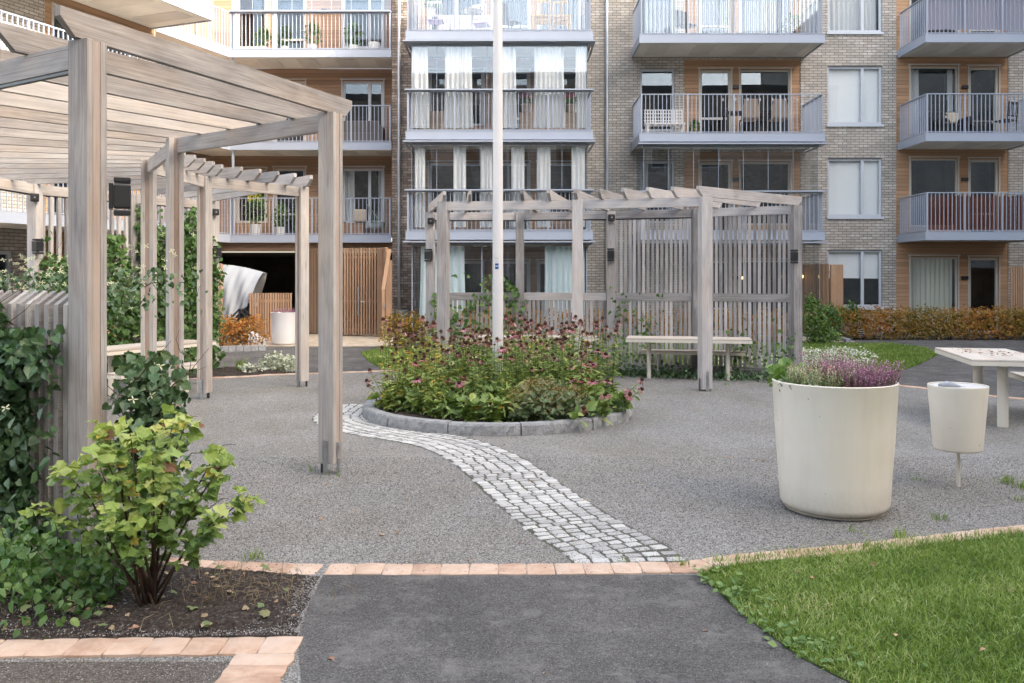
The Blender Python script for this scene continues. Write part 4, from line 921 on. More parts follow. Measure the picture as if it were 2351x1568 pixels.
# ================================================================== PERGOLAS
def post(par, c, rd, H, s=.145, shoe=True, mat='wood', solid=False, zb=.085):
    r = Vector((rd[0], rd[1], 0)).normalized(); t = Vector((-r.y, r.x, 0)); U = Vector((0, 0, 1)); c = Vector((c[0], c[1], 0))
    mb = MB(); hz = H - zb; cz = zb + hz / 2
    if solid: mb.box(c + U * cz, (s, s, hz), (r, t, U))
    else:
        for k in (-1, 1): mb.box(c + r * (k * .047) + U * cz, (.045, s, hz), (r, t, U))
    p = build(mb, 'post', M[mat], par, bevel=.004)
    if not solid:
        mb = MB(); mb.box(c + U * (cz - .002), (.047, s - .012, hz - .004), (r, t, U)); build(mb, 'post_core', M['core'], p)
    if shoe:
        for k, mt in ((-1, 'galv'), (1, 'darksteel')):
            mb = MB(); o = s / 2 + .004; cc_ = c + t * (k * o)
            mb.box(cc_ + U * (.13 if k == -1 else .09), (.042, .006, .26 if k == -1 else .18), (r, t, U))
            if k == -1:
                for z in (.12, .22): mb.tube([cc_ - t * .003 + U * z, cc_ - t * .012 + U * z], .009, 8)
            build(mb, 'post_shoe', M[mt], p)
        mb = MB(); cc_ = c - r * (s / 2 + .002); mb.box(cc_ + U * .14, (.006, .042, .28), (r, t, U))
        for z in (.14, .245): mb.tube([cc_ - r * .003 + U * z, cc_ - r * .012 + U * z], .009, 8)
        build(mb, 'post_shoe', M['galv'], p)
    return p
def rafter(par, po, pi, z, over0, over1, w_=.047, h=.15, mat='wood'):
    a = Vector((po[0], po[1], 0)); b = Vector((pi[0], pi[1], 0)); d = (b - a).normalized(); a = a - d * over0; b = b + d * over1; Ln = (b - a).length
    prof = [(.0, h), (.0, h - .055), (.10, 0), (Ln - .10, 0), (Ln, h - .055), (Ln, h)]
    mb = MB(); mb.prism(prof, (a.x, a.y, z), d, (0, 0, 1), (-d.y, d.x, 0), w_); return build(mb, 'rafter', M[mat], par, bevel=.003)
def hbeam(par, p0, p1, ztop, h=.145, w_=.045, trim=.075, mat='wood', name='beam'):
    a = Vector((p0[0], p0[1], ztop - h / 2)); b = Vector((p1[0], p1[1], ztop - h / 2)); d = (b - a).normalized()
    mb = MB(); mb.beam(a + d * trim, b - d * trim, w_, h); return build(mb, name, M[mat], par, bevel=.003)
def bracket(par, p, d, z):
    mb = MB(); s = Vector((-d.y, d.x, 0)); mb.box(Vector((p[0], p[1], z)) + s * .027, (.06, .004, .07), (d, s, Vector((0, 0, 1)))); build(mb, 'angle_bracket', M['galv'], par)
H1 = 2.97
Bp, Cp, Dp, Ep, Fp_ = (-1.5, 7.2), (-3.29, 8.5), (-4.19, 10.05), (-4.11, 11.65), (-3.12, 12.95)
Ap, C2, D2, Hp, Jp = (-2.45, 5.03), (-5.01, 6.6), (-7.0, 9.7), (-6.9, 12.6), (-5.25, 15.3)
Ip = (-6.1, 14.0)
C0 = Vector((-.2, 10.5))
P1 = thing('pergola', 'tall weathered timber pergola curving round the left side of the court', 'pergola', (-4.2, 10, 0))
inner = [Bp, Cp, Dp, Ep, Fp_]; outer = [Ap, C2, D2, Hp, Jp]
for c in inner + [Ap, C2, D2]:
    rd = (C0 - Vector(c)); rd = -rd if 0 else rd; post(P1, c, (rd.x, rd.y), H1, s=.148 if c != Ap else .15)
for i in range(4): hbeam(P1, inner[i], inner[i + 1], H1)
for i in range(3): hbeam(P1, outer[i], outer[i + 1], H1)
hbeam(P1, Hp, Ip, H1); hbeam(P1, Ip, Jp, H1)
for c in (Hp, Ip, Jp): rd = C0 - Vector(c); post(P1, c, (rd.x, rd.y), H1, solid=True, shoe=False, zb=0, mat='woodgrey')
k = 0
for i in range(4):
    for q in range(5 if i < 3 else 6):
        t = q / 5; a = Vector(outer[i]).lerp(Vector(outer[i + 1]), t); b = Vector(inner[i]).lerp(Vector(inner[i + 1]), t)
        rafter(P1, a, b, H1 + .003, .2, .28, mat='wood' if i < 3 or q < 3 else 'woodgrey')
        if q: d = (b - a).normalized(); bracket(P1, tuple(b - d * .0), Vector((d.x, d.y, 0)), H1 + .03)
def trellis(par, p0, p1, z0, z1, pitch=.078, w_=.045, th=.022, mat='woodgrey', trim=.09, name='trellis_panel', off=0.0):
    a = Vector((p0[0], p0[1], 0)); b = Vector((p1[0], p1[1], 0)); d = (b - a).normalized(); s = Vector((-d.y, d.x, 0)); Ln = (b - a).length - 2 * trim; n = int(Ln / pitch); mb = MB()
    for i in range(n + 1):
        c = a + d * (trim + (Ln - n * pitch) / 2 + i * pitch) + s * off; j = R.uniform(-.003, .003)
        mb.box(c + Vector((0, 0, (z0 + z1) / 2)) + d * j, (w_ * R.uniform(.93, 1.05), th, z1 - z0), (d, s, Vector((0, 0, 1))))
    return build(mb, name, M[mat], par)
for a, b in ((Hp, Ip), (Ip, Jp)):
    trellis(P1, a, b, .10, H1 - .16, .125, .05, .05); hbeam(P1, a, b, .2, mat='woodgrey', name='rail', h=.12); 
    mb = MB()
# low slatted fence between near post and the next outer post
FS = thing('slat_fence', 'low fence of upright boards with slanted tops behind the dark vine', 'fence', (-3.5, 5.7, 0))
a = Vector((Ap[0], Ap[1], 0)); b = Vector((C2[0], C2[1], 0)); d = (b - a).normalized(); s = Vector((d.y, -d.x, 0)); s = s if s.y < 0 else -s
mb = MB(); Ln = (b - a).length; i = 0; x = .13
while x < Ln - .1:
    c = a + d * x; zz = .06; prof = [(-.055, zz), (.055, zz), (.055, 1.45), (-.055, 1.53)]
    mb.prism(prof, c, s, (0, 0, 1), d, .045); x += .098
build(mb, 'boards', M['wood'], FS, bevel=.002)
for z in (.35, 1.2): hbeam(FS, tuple(a - s * .09)[:2], tuple(b - s * .09)[:2], z, h=.09, name='rail')
# ---- right pergola
H2 = 2.78; ia, ib, ic = (-1.05, 13.3), (.98, 13.0), (2.77, 12.5)
oa, ob, oc, od, oe = (-1.44, 15.4), (.14, 15.4), (1.71, 15.1), (3.1, 14.65), (4.55, 13.96)
P2 = thing('pergola', 'grey timber pergola with slatted trellis back beyond the flower bed', 'pergola', (1.5, 14, 0))
for c, yaw in ((ia, .25), (ib, .12), (ic, -.22)): post(P2, c, (math.sin(yaw), math.cos(yaw)), H2, s=.158, mat='woodgrey', solid=True, zb=.03)
for c in (oa, ob, oc, od, oe): post(P2, c, (.05 + c[0] * -.05, 1), H2, s=.145, mat='woodgrey', solid=True, zb=0, shoe=False)
for a, b in ((ia, ib), (ib, ic), (oa, ob), (ob, oc), (oc, od), (od, oe)): hbeam(P2, a, b, H2, h=.135, mat='woodgrey')
for a, b in ((oa, ob), (ob, oc), (oc, od), (od, oe)):
    hbeam(P2, a, b, 1.365, h=.135, mat='woodgrey', name='rail'); hbeam(P2, a, b, .16, h=.13, mat='woodgrey', name='rail')
    trellis(P2, a, b, .161, 1.229, .078, .050, .024)
for a, b in ((oc, od), (od, oe)): trellis(P2, a, b, 1.366, H2 - .136, .078, .050, .024)
ol = [Vector(q) for q in (oa, ob, oc, od, oe)]; oc_ = [0]
for i in range(4): oc_.append(oc_[-1] + (ol[i + 1] - ol[i]).length)
for q in range(11):
    t = q / 10; b = Vector(ia).lerp(Vector(ib), t * 2) if t < .5 else Vector(ib).lerp(Vector(ic), t * 2 - 1)
    a, _ = at_len(ol, oc_, max(.001, oc_[-1] * t)); rafter(P2, b, a, H2 + .003, .17, .14, mat='woodgrey', h=.145)
# ---- lamps on the posts
def lamp(c, f, z, label, group='black wall lamps on the pergola posts'):
    f = Vector((f[0], f[1], 0)).normalized(); s = Vector((-f.y, f.x, 0)); U = Vector((0, 0, 1)); c = Vector((c[0], c[1], z))
    t = thing('wall_lamp', label, 'lamp', tuple(c), group)
    mb = MB(); mb.box(c + f * .012, (.024, .10, .15), (f, s, U)); build(mb, 'back_plate', M['black'], t, bevel=.003)
    mb = MB(); mb.box(c + f * .072, (.092, .118, .135), (f, s, U)); build(mb, 'body', M['black'], t, bevel=.006)
    for k in (-1, 1):
        mb = MB(); mb.box(c + f * .072 + U * (k * .096), (.092, .118, .028), (f, s, U)); build(mb, 'cap', M['black'], t, bevel=.005)
        mb = MB(); mb.box(c + f * .072 + U * (k * .075), (.082, .107, .0135), (f, s, U)); build(mb, 'lens', M['clear'], t)
    return t
def sensor(c, f, z, label):
    f = Vector((f[0], f[1], 0)).normalized(); s = Vector((-f.y, f.x, 0)); mb = MB(); mb.box((c[0] + f.x * .05, c[1] + f.y * .05, z), (.10, .115, .115), (f, s, Vector((0, 0, 1))))
    o = build(mb, 'junction_box', M['black'], bevel=.015, label=label, cat='box', group='small black boxes high on the pergola posts')
    mb = MB(); mb.tube([(c[0] + f.x * .1, c[1] + f.y * .1, z), (c[0] + f.x * .106, c[1] + f.y * .106, z)], .013, 10); q = build(mb, 'sensor_eye', M['galv'], None, smooth='auto')
    q.parent = o; q.location = Vector(q.location) - Vector(o.location)
lamp((-2.36, 5.10), (.80, .35), 2.085, 'large near black box lamp on the side of the foremost pergola post')
lamp((-6.86, 12.52), (.95, -.45), 2.07, 'black box lamp on the far left trellis post above the creamy blossoms')
lamp((-5.2, 15.22), (.9, -.5), 2.07, 'black box lamp beside the covered garden frame, on the rear left post')
lamp((-1.44, 15.32), (-.35, -1), 2.02, 'black box lamp on the leftmost rear post of the grey pergola')
lamp((1.71, 15.02), (-.2, -1), 2.02, 'black box lamp on the rear post where the tall trellis begins')
lamp((4.5, 13.88), (-.35, -1), 1.96, 'black box lamp on the far right end post of the grey pergola')
sensor((-6.86, 12.52), (.5, -.9), 2.77, 'small black box high on the far left trellis post')
sensor((-5.2, 15.22), (.6, -.8), 2.77, 'small black box high on the rear left post by the loggia')
sensor((-1.42, 15.32), (0, -1), 2.62, 'small black box near the top of the grey pergola left rear post')
sensor((1.71, 15.02), (0, -1), 2.66, 'small black box near the top of the grey pergola middle rear post')
def strip(pts, z):
    mb = MB()
    for a, b in zip(pts[:-1], pts[1:]): mb.beam((a[0], a[1], z), (b[0], b[1], z), .03, .018)
    return mb
build(strip([(Ap[0] - .08, Ap[1] + .05), (C2[0], C2[1]), D2, Hp, Ip, Jp], H1 - .156), 'light_strip', M['black'], P1)
build(strip([oa, ob, oc, od], H2 - .147), 'light_strip', M['black'], P2)
# ================================================================== TABLES
def table(name, label, cat, c, ang, Ln, wd_, h, legs, group, nb=3, lr=.034):
    t = thing(name, label, cat, (c[0], c[1], 0), group); e = Vector((math.cos(ang), math.sin(ang), 0)); s = Vector((-e.y, e.x, 0)); U = Vector((0, 0, 1)); c = Vector((c[0], c[1], 0))
    mb = MB(); bw = wd_ / nb
    for k in range(nb): mb.box(c + s * ((k + .5) * bw - wd_ / 2) + U * (h - .009), (Ln - .012, bw - .006, .018), (e, s, U))
    build(mb, 'table_top' if cat == 'table' else 'seat', M['board'], t, bevel=.002)
    mb = MB(); 
    for k in (-1, 1):
        mb.box(c + s * (k * (wd_ / 2 - .012)) + U * (h - .042), (Ln, .024, .045), (e, s, U)); mb.box(c + e * (k * (Ln / 2 - .012)) + U * (h - .042), (.024, wd_ - .05, .045), (e, s, U))
    build(mb, 'frame', M['creampaint'], t)
    mb = MB(); mb.box(c + U * (h - .0195), (Ln - .004, wd_ - .004, .0035), (e, s, U)); build(mb, 'edge_gap', M['darksteel'], t)
    for q in legs:
        p = c + e * q; mb = MB(); mb.tube([p, p + U * (h - .07)], lr, 16, r=.5)
        mb.prism([(-wd_ * .42, 0), (-.03, -.05), (.03, -.05), (wd_ * .42, 0)], p + U * (h - .021), s, U, e, .05); build(mb, 'leg', M['creampaint'], t, smooth='auto')
    return t
M['board'] = wood("pale_board", [(.15, (.30, .27, .23)), (.5, (.50, .46, .41)), (.85, (.62, .58, .53))], (1, .86, .74), .3)
M['creampaint'] = plain("cream_paint", (.66, .62, .54), .4, 0, .4, .06, 4)
a1 = math.atan2(10.8 - 9.2, 5.24 - 4.85); tc = Vector((5.435, 9.9)); 
table('picnic_table', 'cream table on round legs at the right edge with dry leaves on top', 'table', (tc.x, tc.y), a1, 1.68, .80, .754, (-.46, .5), 'cream tables on round legs', lr=.055)
table('bench', 'cream bench just inside the right edge beside its table', 'bench', (6.16, 10.05), a1, 1.6, .32, .45, (-.5, .5), 'cream benches on round legs', lr=.04)
GT = 'cream tables on round legs'; GB = 'cream benches on round legs'
table('picnic_table', 'long cream table in front of the tall slatted trellis', 'table', (2.82, 13.95), -.20, 1.95, .62, .665, (-.62, .62), GT)
table('bench', 'long cream bench behind the table by the tall trellis', 'bench', (3.0, 14.45), -.20, 1.7, .26, .42, (-.55, .6), GB)
table('picnic_table', 'cream table partly hidden behind the coneflowers', 'table', (.36, 14.35), -.03, 2.1, .62, .665, (-.65, .65), GT)
table('bench', 'low cream bench half hidden behind the coneflowers', 'bench', (.30, 13.6), -.03, 1.75, .28, .42, (-.55, .55), GB)
table('picnic_table', 'long cream table under the left pergola before the leafy trellis', 'table', (-5.22, 12.45), 1.20, 2.1, .70, .665, (-.65, .65), GT)
table('bench', 'cream bench beside the table under the left pergola', 'bench', (-4.80, 11.85), 1.25, 1.7, .28, .40, (-.55, .55), GB)
table('bench', 'near cream stool bench end peeping past the clematis', 'bench', (-5.15, 9.2), 1.15, 1.7, .32, .42, (-.6, .6), GB)
# dry leaves on the table
mb = MB(); n = 60; P = rng.normal((tc.x + .12, tc.y + .15), (.2, .28), (n, 2)); P = np.concatenate([P, np.full((n, 1), .758)], 1)
mm, nt_, p = newmat("dry_leaf"); k = ramp(nt_, [(0, (.16, .08, .05)), (.6, (.34, .20, .13)), (1, (.50, .34, .20))]); L(nt_, rnd(nt_), k.inputs[0]); L(nt_, k.outputs[0], p.inputs["Base Color"]); p.inputs["Roughness"].default_value = .9; M['dry'] = mm
put_leaves(mb, 'ovate', P, rng.uniform(.018, .045, n), rdir(n) * np.array([1, 1, .1]), rnorm(n, 2.5, (0, 0, 0)), rng.uniform(0, 1, n), .06)
build(mb, 'fallen_leaves', M['dry'], label='dry curled leaves lying on the right table top', cat='leaves', kind='stuff')
mb = MB(); n = 225; P = np.concatenate([sample(soilA, 110), sample(W2([(500, 1297), (1700, 1290), (2300, 1150), (1500, 900), (900, 1000)]), 75), sample(asph, 10), sample(lawnF, 30)]); P = np.concatenate([P, np.where((np.arange(n) < 110) | (np.arange(n) > 194), .042, .008)[:, None]], 1)
put_leaves(mb, 'ovate', P, rng.uniform(.015, .04, n), rdir(n) * np.array([1, 1, .15]), rnorm(n, 2.0, (0, 0, 0)), rng.uniform(0, 1, n), .07)
build(mb, 'fallen_leaves', M['dry'], label='small brown fallen leaves scattered on soil and gravel', cat='leaves', kind='stuff', origin=(-1.5, 4.5, 0))
# ================================================================== PLANTERS, BIN
def pot_profile(rb, rt, h, rr=.06, wall_=.018, soilz=.07):
    pr = [(0.001, .012), (rb * .80, .012), (rb * .9, .0)]
    for k in range(7): a = -math.pi / 2 + k / 6 * math.pi / 2; pr.append((rb - rr + rr * math.cos(a) + .0, .008 + rr + rr * math.sin(a)))
    pr += [(rb + (rt - rb) * .25, h * .3), (rb + (rt - rb) * .62, h * .62), (rt - .002, h - .012), (rt + .001, h - .005), (rt - .003, h), (rt - wall_ + .003, h), (rt - wall_, h - .006), (rt - wall_ - .004, h - soilz - .02)]
    return pr
def planter(label, c, rb, rt, h, soilz=.07, mat='cream', group='large round cream planters'):
    t = thing('planter', label, 'planter', (c[0], c[1], 0), group); mb = MB(); mb.lathe(pot_profile(rb, rt, h, soilz=soilz), (c[0], c[1], .012), 72); build(mb, 'pot', M[mat], t, smooth='auto')
    mb = MB(); mb.lathe([(.001, h - soilz), (rt - .02, h - soilz)], (c[0], c[1], .012), 40); build(mb, 'soil', M['soil'], t); 
    return t
pc = ((1915 - UC) / FPX * 6.06, 6.06)
planter('big cream tapered planter filled with heather and ivy near the lawn', pc, .362, .415, .885)
bp = ((2199 - UC) / FPX * 6.72, 6.72)
b = thing('litter_bin', 'small cream conical litter bin raised on a thin post', 'bin', (bp[0], bp[1], 0))
mb = MB(); mb.lathe([(.001, .285), (.150, .285)] + [(.175 - .022 + .022 * math.cos(a), .307 + .022 * math.sin(a)) for a in (-1.3, -1.0, -.7, -.4, -.1)] + [(.195, .55), (.2135, .772), (.2145, .780), (.2125, .785), (.2075, .785), (.2065, .778)], (bp[0], bp[1], 0), 64); build(mb, 'body', M['cream'], b, smooth='auto')
mb = MB(); mb.lathe([(.052, .755), (.055, .772), (.06, .776), (.2060, .776), (.2060, .765)], (bp[0], bp[1], 0), 64); build(mb, 'lid', M['white'], b, smooth='auto')
mb = MB(); mb.lathe([(.001, .70), (.17, .70)], (bp[0], bp[1], 0), 32); build(mb, 'inside', M['room'], b)
mb = MB(); mb.tube([(bp[0] + .005, bp[1], 0), (bp[0] + .005, bp[1], .286)], .0135, 14); build(mb, 'post', M['creampaint'], b, smooth='auto')
mb = MB()
for k in range(2): mb.tube([(bp[0] - .17 + .02 * k, bp[1] - .05, .79), (bp[0] - .10, bp[1] - .03 - .03 * k, .80), (bp[0] - .02, bp[1] - .08, .784)], [.012, .02, .006], 7)
build(mb, 'litter_bag', M['tarp'], b, smooth=True)
# heather etc in a planter
def heather(label, c, z, rx, n, mat, h, lean=.25, group=None, name='heather'):
    mb = MB(); st = MB(); Ps = []; Ds = []; 
    for _ in range(n):
        a = R.uniform(0, 6.28); rr = rx * math.sqrt(R.random()); x, y = c[0] + rr * math.cos(a), c[1] + rr * .8 * math.sin(a)
        dr = Vector((math.cos(a) * rr / rx * lean + R.gauss(0, .12), math.sin(a) * rr / rx * lean + R.gauss(0, .12), 1)).normalized(); hh = h * R.uniform(.6, 1.15)
        p0 = Vector((x, y, z)); p1 = p0 + dr * hh; st.tube([p0, p1], [.0018, .0008], 4, cap=False)
        for k in range(24): Ps.append(tuple(p0.lerp(p1, .12 + .88 * k / 24)) ); Ds.append(tuple(Vector((R.gauss(0, 1), R.gauss(0, 1), .7)).normalized()))
    Ps = np.array(Ps); n2 = len(Ps); rel = np.clip((Ps[:, 2] - z) / h, 0, 1)
    put_leaves(mb, 'tiny', Ps, rng.uniform(.010, .019, n2), np.array(Ds), rnorm(n2), rel * .75 + rng.normal(.1, .15, n2))
    t = thing(name, label, 'plant', (c[0], c[1], z), group); build(mb, 'blossom', M[mat], t); build(st, 'stem', M['stem'], t); return t
zt = .82
heather('purple flowering heather filling the right half of the big planter', (pc[0] + .14, pc[1] - .06), zt, .235, 260, 'heather', .21)
heather('greenish white and red heather in the middle of the big planter', (pc[0] - .15, pc[1] - .10), zt, .18, 170, 'heatherpale', .18)
heather('reddish heather tuft at the back of the big planter', (pc[0] - .02, pc[1] + .12), zt, .16, 60, 'heather', .25)
shrub('ivy', 'variegated ivy spilling over the left rim of the big planter', 'plant', (pc[0] - .28, pc[1] - .08, zt), [(0, 0, .04, .09, .13, .05), (.06, -.12, .03, .10, .08, .05), (-.06, .02, .05, .05, .07, .04)], 300, .033, 'lobed', 'ivy', stems=4, stem_r=.003)
shrub('cabbage', 'bright green broad leaf plant at the back left of the big planter', 'plant', (pc[0] - .24, pc[1] + .16, zt), [(0, 0, .09, .11, .08, .06)], 36, .11, 'lobed', 'vinelight', stems=4, stem_r=.004, rmean=.75, rsd=.15, droop=.0, up=.5)
p2c = ((651 - UC) / FPX * 21.1, 21.1)
planter('white round planter with faded heather in front of the slatted screen', p2c, .27, .305, .79, mat='white')
heather('faded pink heather in the white planter by the slatted screen', p2c, .74, .24, 90, 'heather', .16)
# ================================================================== FLAGPOLE
fp = ((1143 - UC) / FPX * 10.5, 10.5)
t = thing('flagpole', 'tall white flagpole rising from the middle of the flower bed', 'flagpole', (fp[0], fp[1], 0))
mb = MB(); mb.lathe([(.068, 0), (.066, 1.0), (.058, 4.0), (.05, 6.0), (.04, 9.0), (.001, 9.02)], (fp[0], fp[1], .05), 36); build(mb, 'pole', M['white'], t, smooth='auto')
mb = MB(); mb.lathe([(.001, 0), (.05, .02), (.06, .06), (.05, .10), (.001, .12)], (fp[0], fp[1], 9.07), 24); build(mb, 'finial', M['white'], t, smooth=True)
def curved(a0, a1, z0, z1, r_, mat, name, par):
    mb = MB(); n = 8
    for i in range(n):
        b0 = a0 + (a1 - a0) * i / n; b1 = a0 + (a1 - a0) * (i + 1) / n
        mb.face([(fp[0] + r_ * math.sin(b0), fp[1] - r_ * math.cos(b0), z0), (fp[0] + r_ * math.sin(b1), fp[1] - r_ * math.cos(b1), z0), (fp[0] + r_ * math.sin(b1), fp[1] - r_ * math.cos(b1), z1), (fp[0] + r_ * math.sin(b0), fp[1] - r_ * math.cos(b0), z1)])
    return build(mb, name, M[mat], par)
rr = .0647
s = curved(-.52, .18, 1.72, 1.745 + .06, rr, 'white', 'sticker', t)
curved(-.51, .15, 1.722, 1.79, rr + .0006, 'blue', 'sticker_field', s); curved(-.45, .09, 1.752, 1.762, rr + .0011, 'white', 'sticker_print', s)
curved(-.50, .17, 1.795, 1.85, rr + .0004, 'lightgrey2', 'sticker_field', s) if 0 else None
curved(-.46, .10, 1.808, 1.812, rr + .0011, 'lightgrey', 'sticker_print', s); curved(-.46, .10, 1.817, 1.821, rr + .0011, 'lightgrey', 'sticker_print', s); curved(-.52, .18, 1.852, 1.855, rr + .0011, 'darksteel', 'sticker_print', s)
mb = MB(); mb.bx(fp[0] - .012, fp[0] + .012, fp[1] - .0705, fp[1] - .062, .74, .765); build(mb, 'hatch_lock', M['galv'], t)
# ================================================================== CONEFLOWERS
def flower_mesh(kind):
    hb = MB(); pb = MB()
    # cone: dome with spikes
    rC = .023 if kind != 'young' else .014; hC = .028 if kind != 'young' else .012
    prof = [(.004, -.004), (rC * .8, 0), (rC, hC * .25), (rC * .93, hC * .6), (rC * .6, hC * .92), (.001, hC)]; hb.lathe(prof, (0, 0, 0), 10, r=.3)
    n = 90; a = rng.uniform(0, 6.28, n); f = rng.uniform(0, 1, n); rr = rC * np.sqrt(f); z = hC * np.sqrt(np.clip(1 - (rr / rC) ** 2, 0, 1)); P = np.stack([rr * np.cos(a), rr * np.sin(a), z], 1)
    D = nrmz(np.stack([rr * np.cos(a), rr * np.sin(a), z + .01], 1)); put_leaves(hb, 'tiny', P, np.full(n, .007), D, rnorm(n), rng.uniform(.2, 1, n))
    m = {'fresh': 14, 'faded': 11, 'dead': 8, 'young': 13}[kind]; a = np.arange(m) / m * 6.283 + rng.normal(0, .08, m)
    ln = {'fresh': .064, 'faded': .052, 'dead': .032, 'young': .030}[kind]; dr = {'fresh': -.28, 'faded': -1.0, 'dead': -2.2, 'young': .05}[kind]
    D = nrmz(np.stack([np.cos(a), np.sin(a), dr + rng.normal(0, .12 if kind == 'fresh' else .35, m)], 1)); P = np.stack([np.cos(a) * rC * .7, np.sin(a) * rC * .7, np.full(m, .001)], 1)
    put_leaves(pb, 'petal', P, ln * rng.uniform(.85, 1.15, m), D, np.tile([0, 0, 1.], (m, 1)) + D * .1, rng.uniform(.1, 1, m) if kind != 'dead' else rng.uniform(0, .4, m), .015)
    return hb, pb
FM = []
for kd, n in (('fresh', 2), ('faded', 3), ('dead', 3), ('young', 2)):
    for _ in range(n):
        hb, pb = flower_mesh(kd); me = hb.mesh('flower_head'); me.materials.append(M['cone']); pm = pb.mesh('petals'); pm.materials.append(M[{'fresh': 'pinkpetal', 'faded': 'fadedpetal', 'dead': 'fadedpetal', 'young': 'limepetal'}[kd]])
        FM.append((kd, me, pm))
def coneflower(h, kinds, nst, yellow, spread=.13, dens=1.0):
    t = thing('coneflower', 'x', 'flower', (0, 0, 0)); st = MB(); lf = MB(); tips = []
    P = []; D = []; S = []
    for i in range(nst):
        a = R.uniform(0, 6.28); rr = spread * R.uniform(.2, 1); hh = h * R.uniform(.55, 1.08); lean = Vector((math.cos(a) * rr * 1.3, math.sin(a) * rr * 1.3, hh))
        p0 = Vector((math.cos(a) * rr * .35, math.sin(a) * rr * .35, -.02)); p2 = Vector((lean.x, lean.y, hh)); p1 = p0.lerp(p2, .5) + Vector((R.gauss(0, .015), R.gauss(0, .015), 0)); st.tube([p0, p1, p2], [.0042, .0034, .0025], 5, cap=False); tips.append((p2, (p2 - p1).normalized()))
        nl = int(hh * 40 * dens)
        for k in range(nl):
            f = .06 + .86 * (k / nl); q = p0.lerp(p1, f * 2) if f < .5 else p1.lerp(p2, f * 2 - 1); P.append(tuple(q)); b = R.uniform(0, 6.28); D.append((math.cos(b), math.sin(b), R.uniform(-.35, .5))); S.append(R.uniform(.09, .16) * (1.15 - .55 * f))
    n = len(P); put_leaves(lf, 'lance', np.array(P), np.array(S), np.array(D), rnorm(n, 1.2), np.clip(rng.normal(.45 + yellow, .2, n) + np.where(rng.random(n) < .06 + yellow, .45, 0), 0, 1), .02)
    # make lance a bit broader by adding ovate leaves at the base
    n = int(26 * dens); a = rng.uniform(0, 6.28, n); Pb = np.stack([np.cos(a) * .03, np.sin(a) * .03, rng.uniform(.01, .22, n)], 1); Db = np.stack([np.cos(a), np.sin(a), rng.uniform(.1, 1.0, n)], 1)
    put_leaves(lf, 'ovate', Pb, rng.uniform(.09, .15, n) * np.array(1.0), Db, rnorm(n, 1.2), rng.normal(.4 + yellow, .2, n), .02)
    build(lf, 'foliage', M['perennial'], t); build(st, 'stem', M['stem'], t)
    for i, (p, d) in enumerate(tips):
        kd = kinds[i % len(kinds)]; c = [f for f in FM if f[0] == kd]; _, hm, pm = R.choice(c)
        o = bpy.data.objects.new('flower_head', hm); col.objects.link(o); o.parent = t; o.location = p
        dd = (d + Vector((R.gauss(0, .25), R.gauss(0, .25), 0))).normalized(); o.rotation_euler = dd.to_track_quat('Z', 'Y').to_euler()
        q = bpy.data.objects.new('petals', pm); col.objects.link(q); q.parent = o
    return t
vars_ = {'pink': coneflower(.80, ['faded', 'fresh', 'faded', 'dead'], 5, .0), 'dead': coneflower(.92, ['dead', 'dead', 'faded'], 5, .16), 'lime': coneflower(.70, ['young', 'young', 'faded', 'young'], 8, .0),
         'low': coneflower(.34, ['young'], 2, -.02, .08, 2.2), 'tall': coneflower(.92, ['faded', 'fresh', 'faded', 'dead', 'faded'], 5, .03), 'tall2': coneflower(.95, ['faded', 'faded', 'fresh'], 4, .0), 'fresh': coneflower(.55, ['fresh', 'fresh'], 3, .0, .10)}
spots = []
def free(x, y, dmin): return all((x - a) ** 2 + (y - b) ** 2 > dmin ** 2 for a, b, *_ in spots)
tries = 0
while len(spots) < 74 and tries < 9000:
    tries += 1; a = R.uniform(0, 6.28); r_ = 1.40 * math.sqrt(R.random()); x, y = BC.x + r_ * math.cos(a), BC.y + r_ * math.sin(a)
    if not free(x, y, .185): continue
    if (x - fp[0]) ** 2 + (y - fp[1]) ** 2 < .012: continue
    if .12 < x < .75 and y < 9.75: continue                      # lady's mantle clump
    front = y < BC.y - 1.15 + abs(x - BC.x) * .35
    kd = 'low' if front else ('dead' if x < -.85 else ('lime' if x < -.1 and y < BC.y + .4 else ('tall' if x > -.1 and R.random() < .6 else ('pink' if R.random() < .6 else 'tall2'))))
    if x > .75 and y < 10.2: kd = 'fresh' if R.random() < .3 else 'pink'
    spots.append((x, y, kd))
LB = {'low': 'low leafy coneflower without pink blooms at the front of the bed', 'dead': 'coneflower with dark dried seed heads and yellowing leaves at the left of the bed', 'lime': 'coneflower with small pale green young blooms left of the flagpole',
      'tall': 'tall coneflower with drooping pink petals behind and right of the flagpole', 'tall2': 'tallest coneflower with drooping faded petals at the back of the bed', 'pink': 'coneflower with drooping pink petals and brown cones', 'fresh': 'coneflower with wide open fresh pink blooms at the front right of the bed'}
used = set()
for x, y, kd in spots:
    o = vars_[kd]
    if kd in used: o = copy_tree(o)
    used.add(kd); s_ = R.uniform(.84, 1.04) * (1.02 if y > 10 else .9); o.location = (x, y, .10); o.scale = (s_, s_, s_); o.rotation_euler = (0, 0, R.uniform(0, 6.28)) ; o['label'] = LB[kd]; o['group'] = {'low': 'low leafy coneflowers', 'dead': 'dried coneflowers', 'lime': 'pale green coneflowers', 'tall': 'tall pink coneflowers', 'tall2': 'tallest coneflowers', 'pink': 'pink coneflowers', 'fresh': 'fresh pink coneflowers'}[kd]
for kd, o in vars_.items():
    if kd not in used:
        for c in list(o.children_recursive): bpy.data.objects.remove(c)
        bpy.data.objects.remove(o)
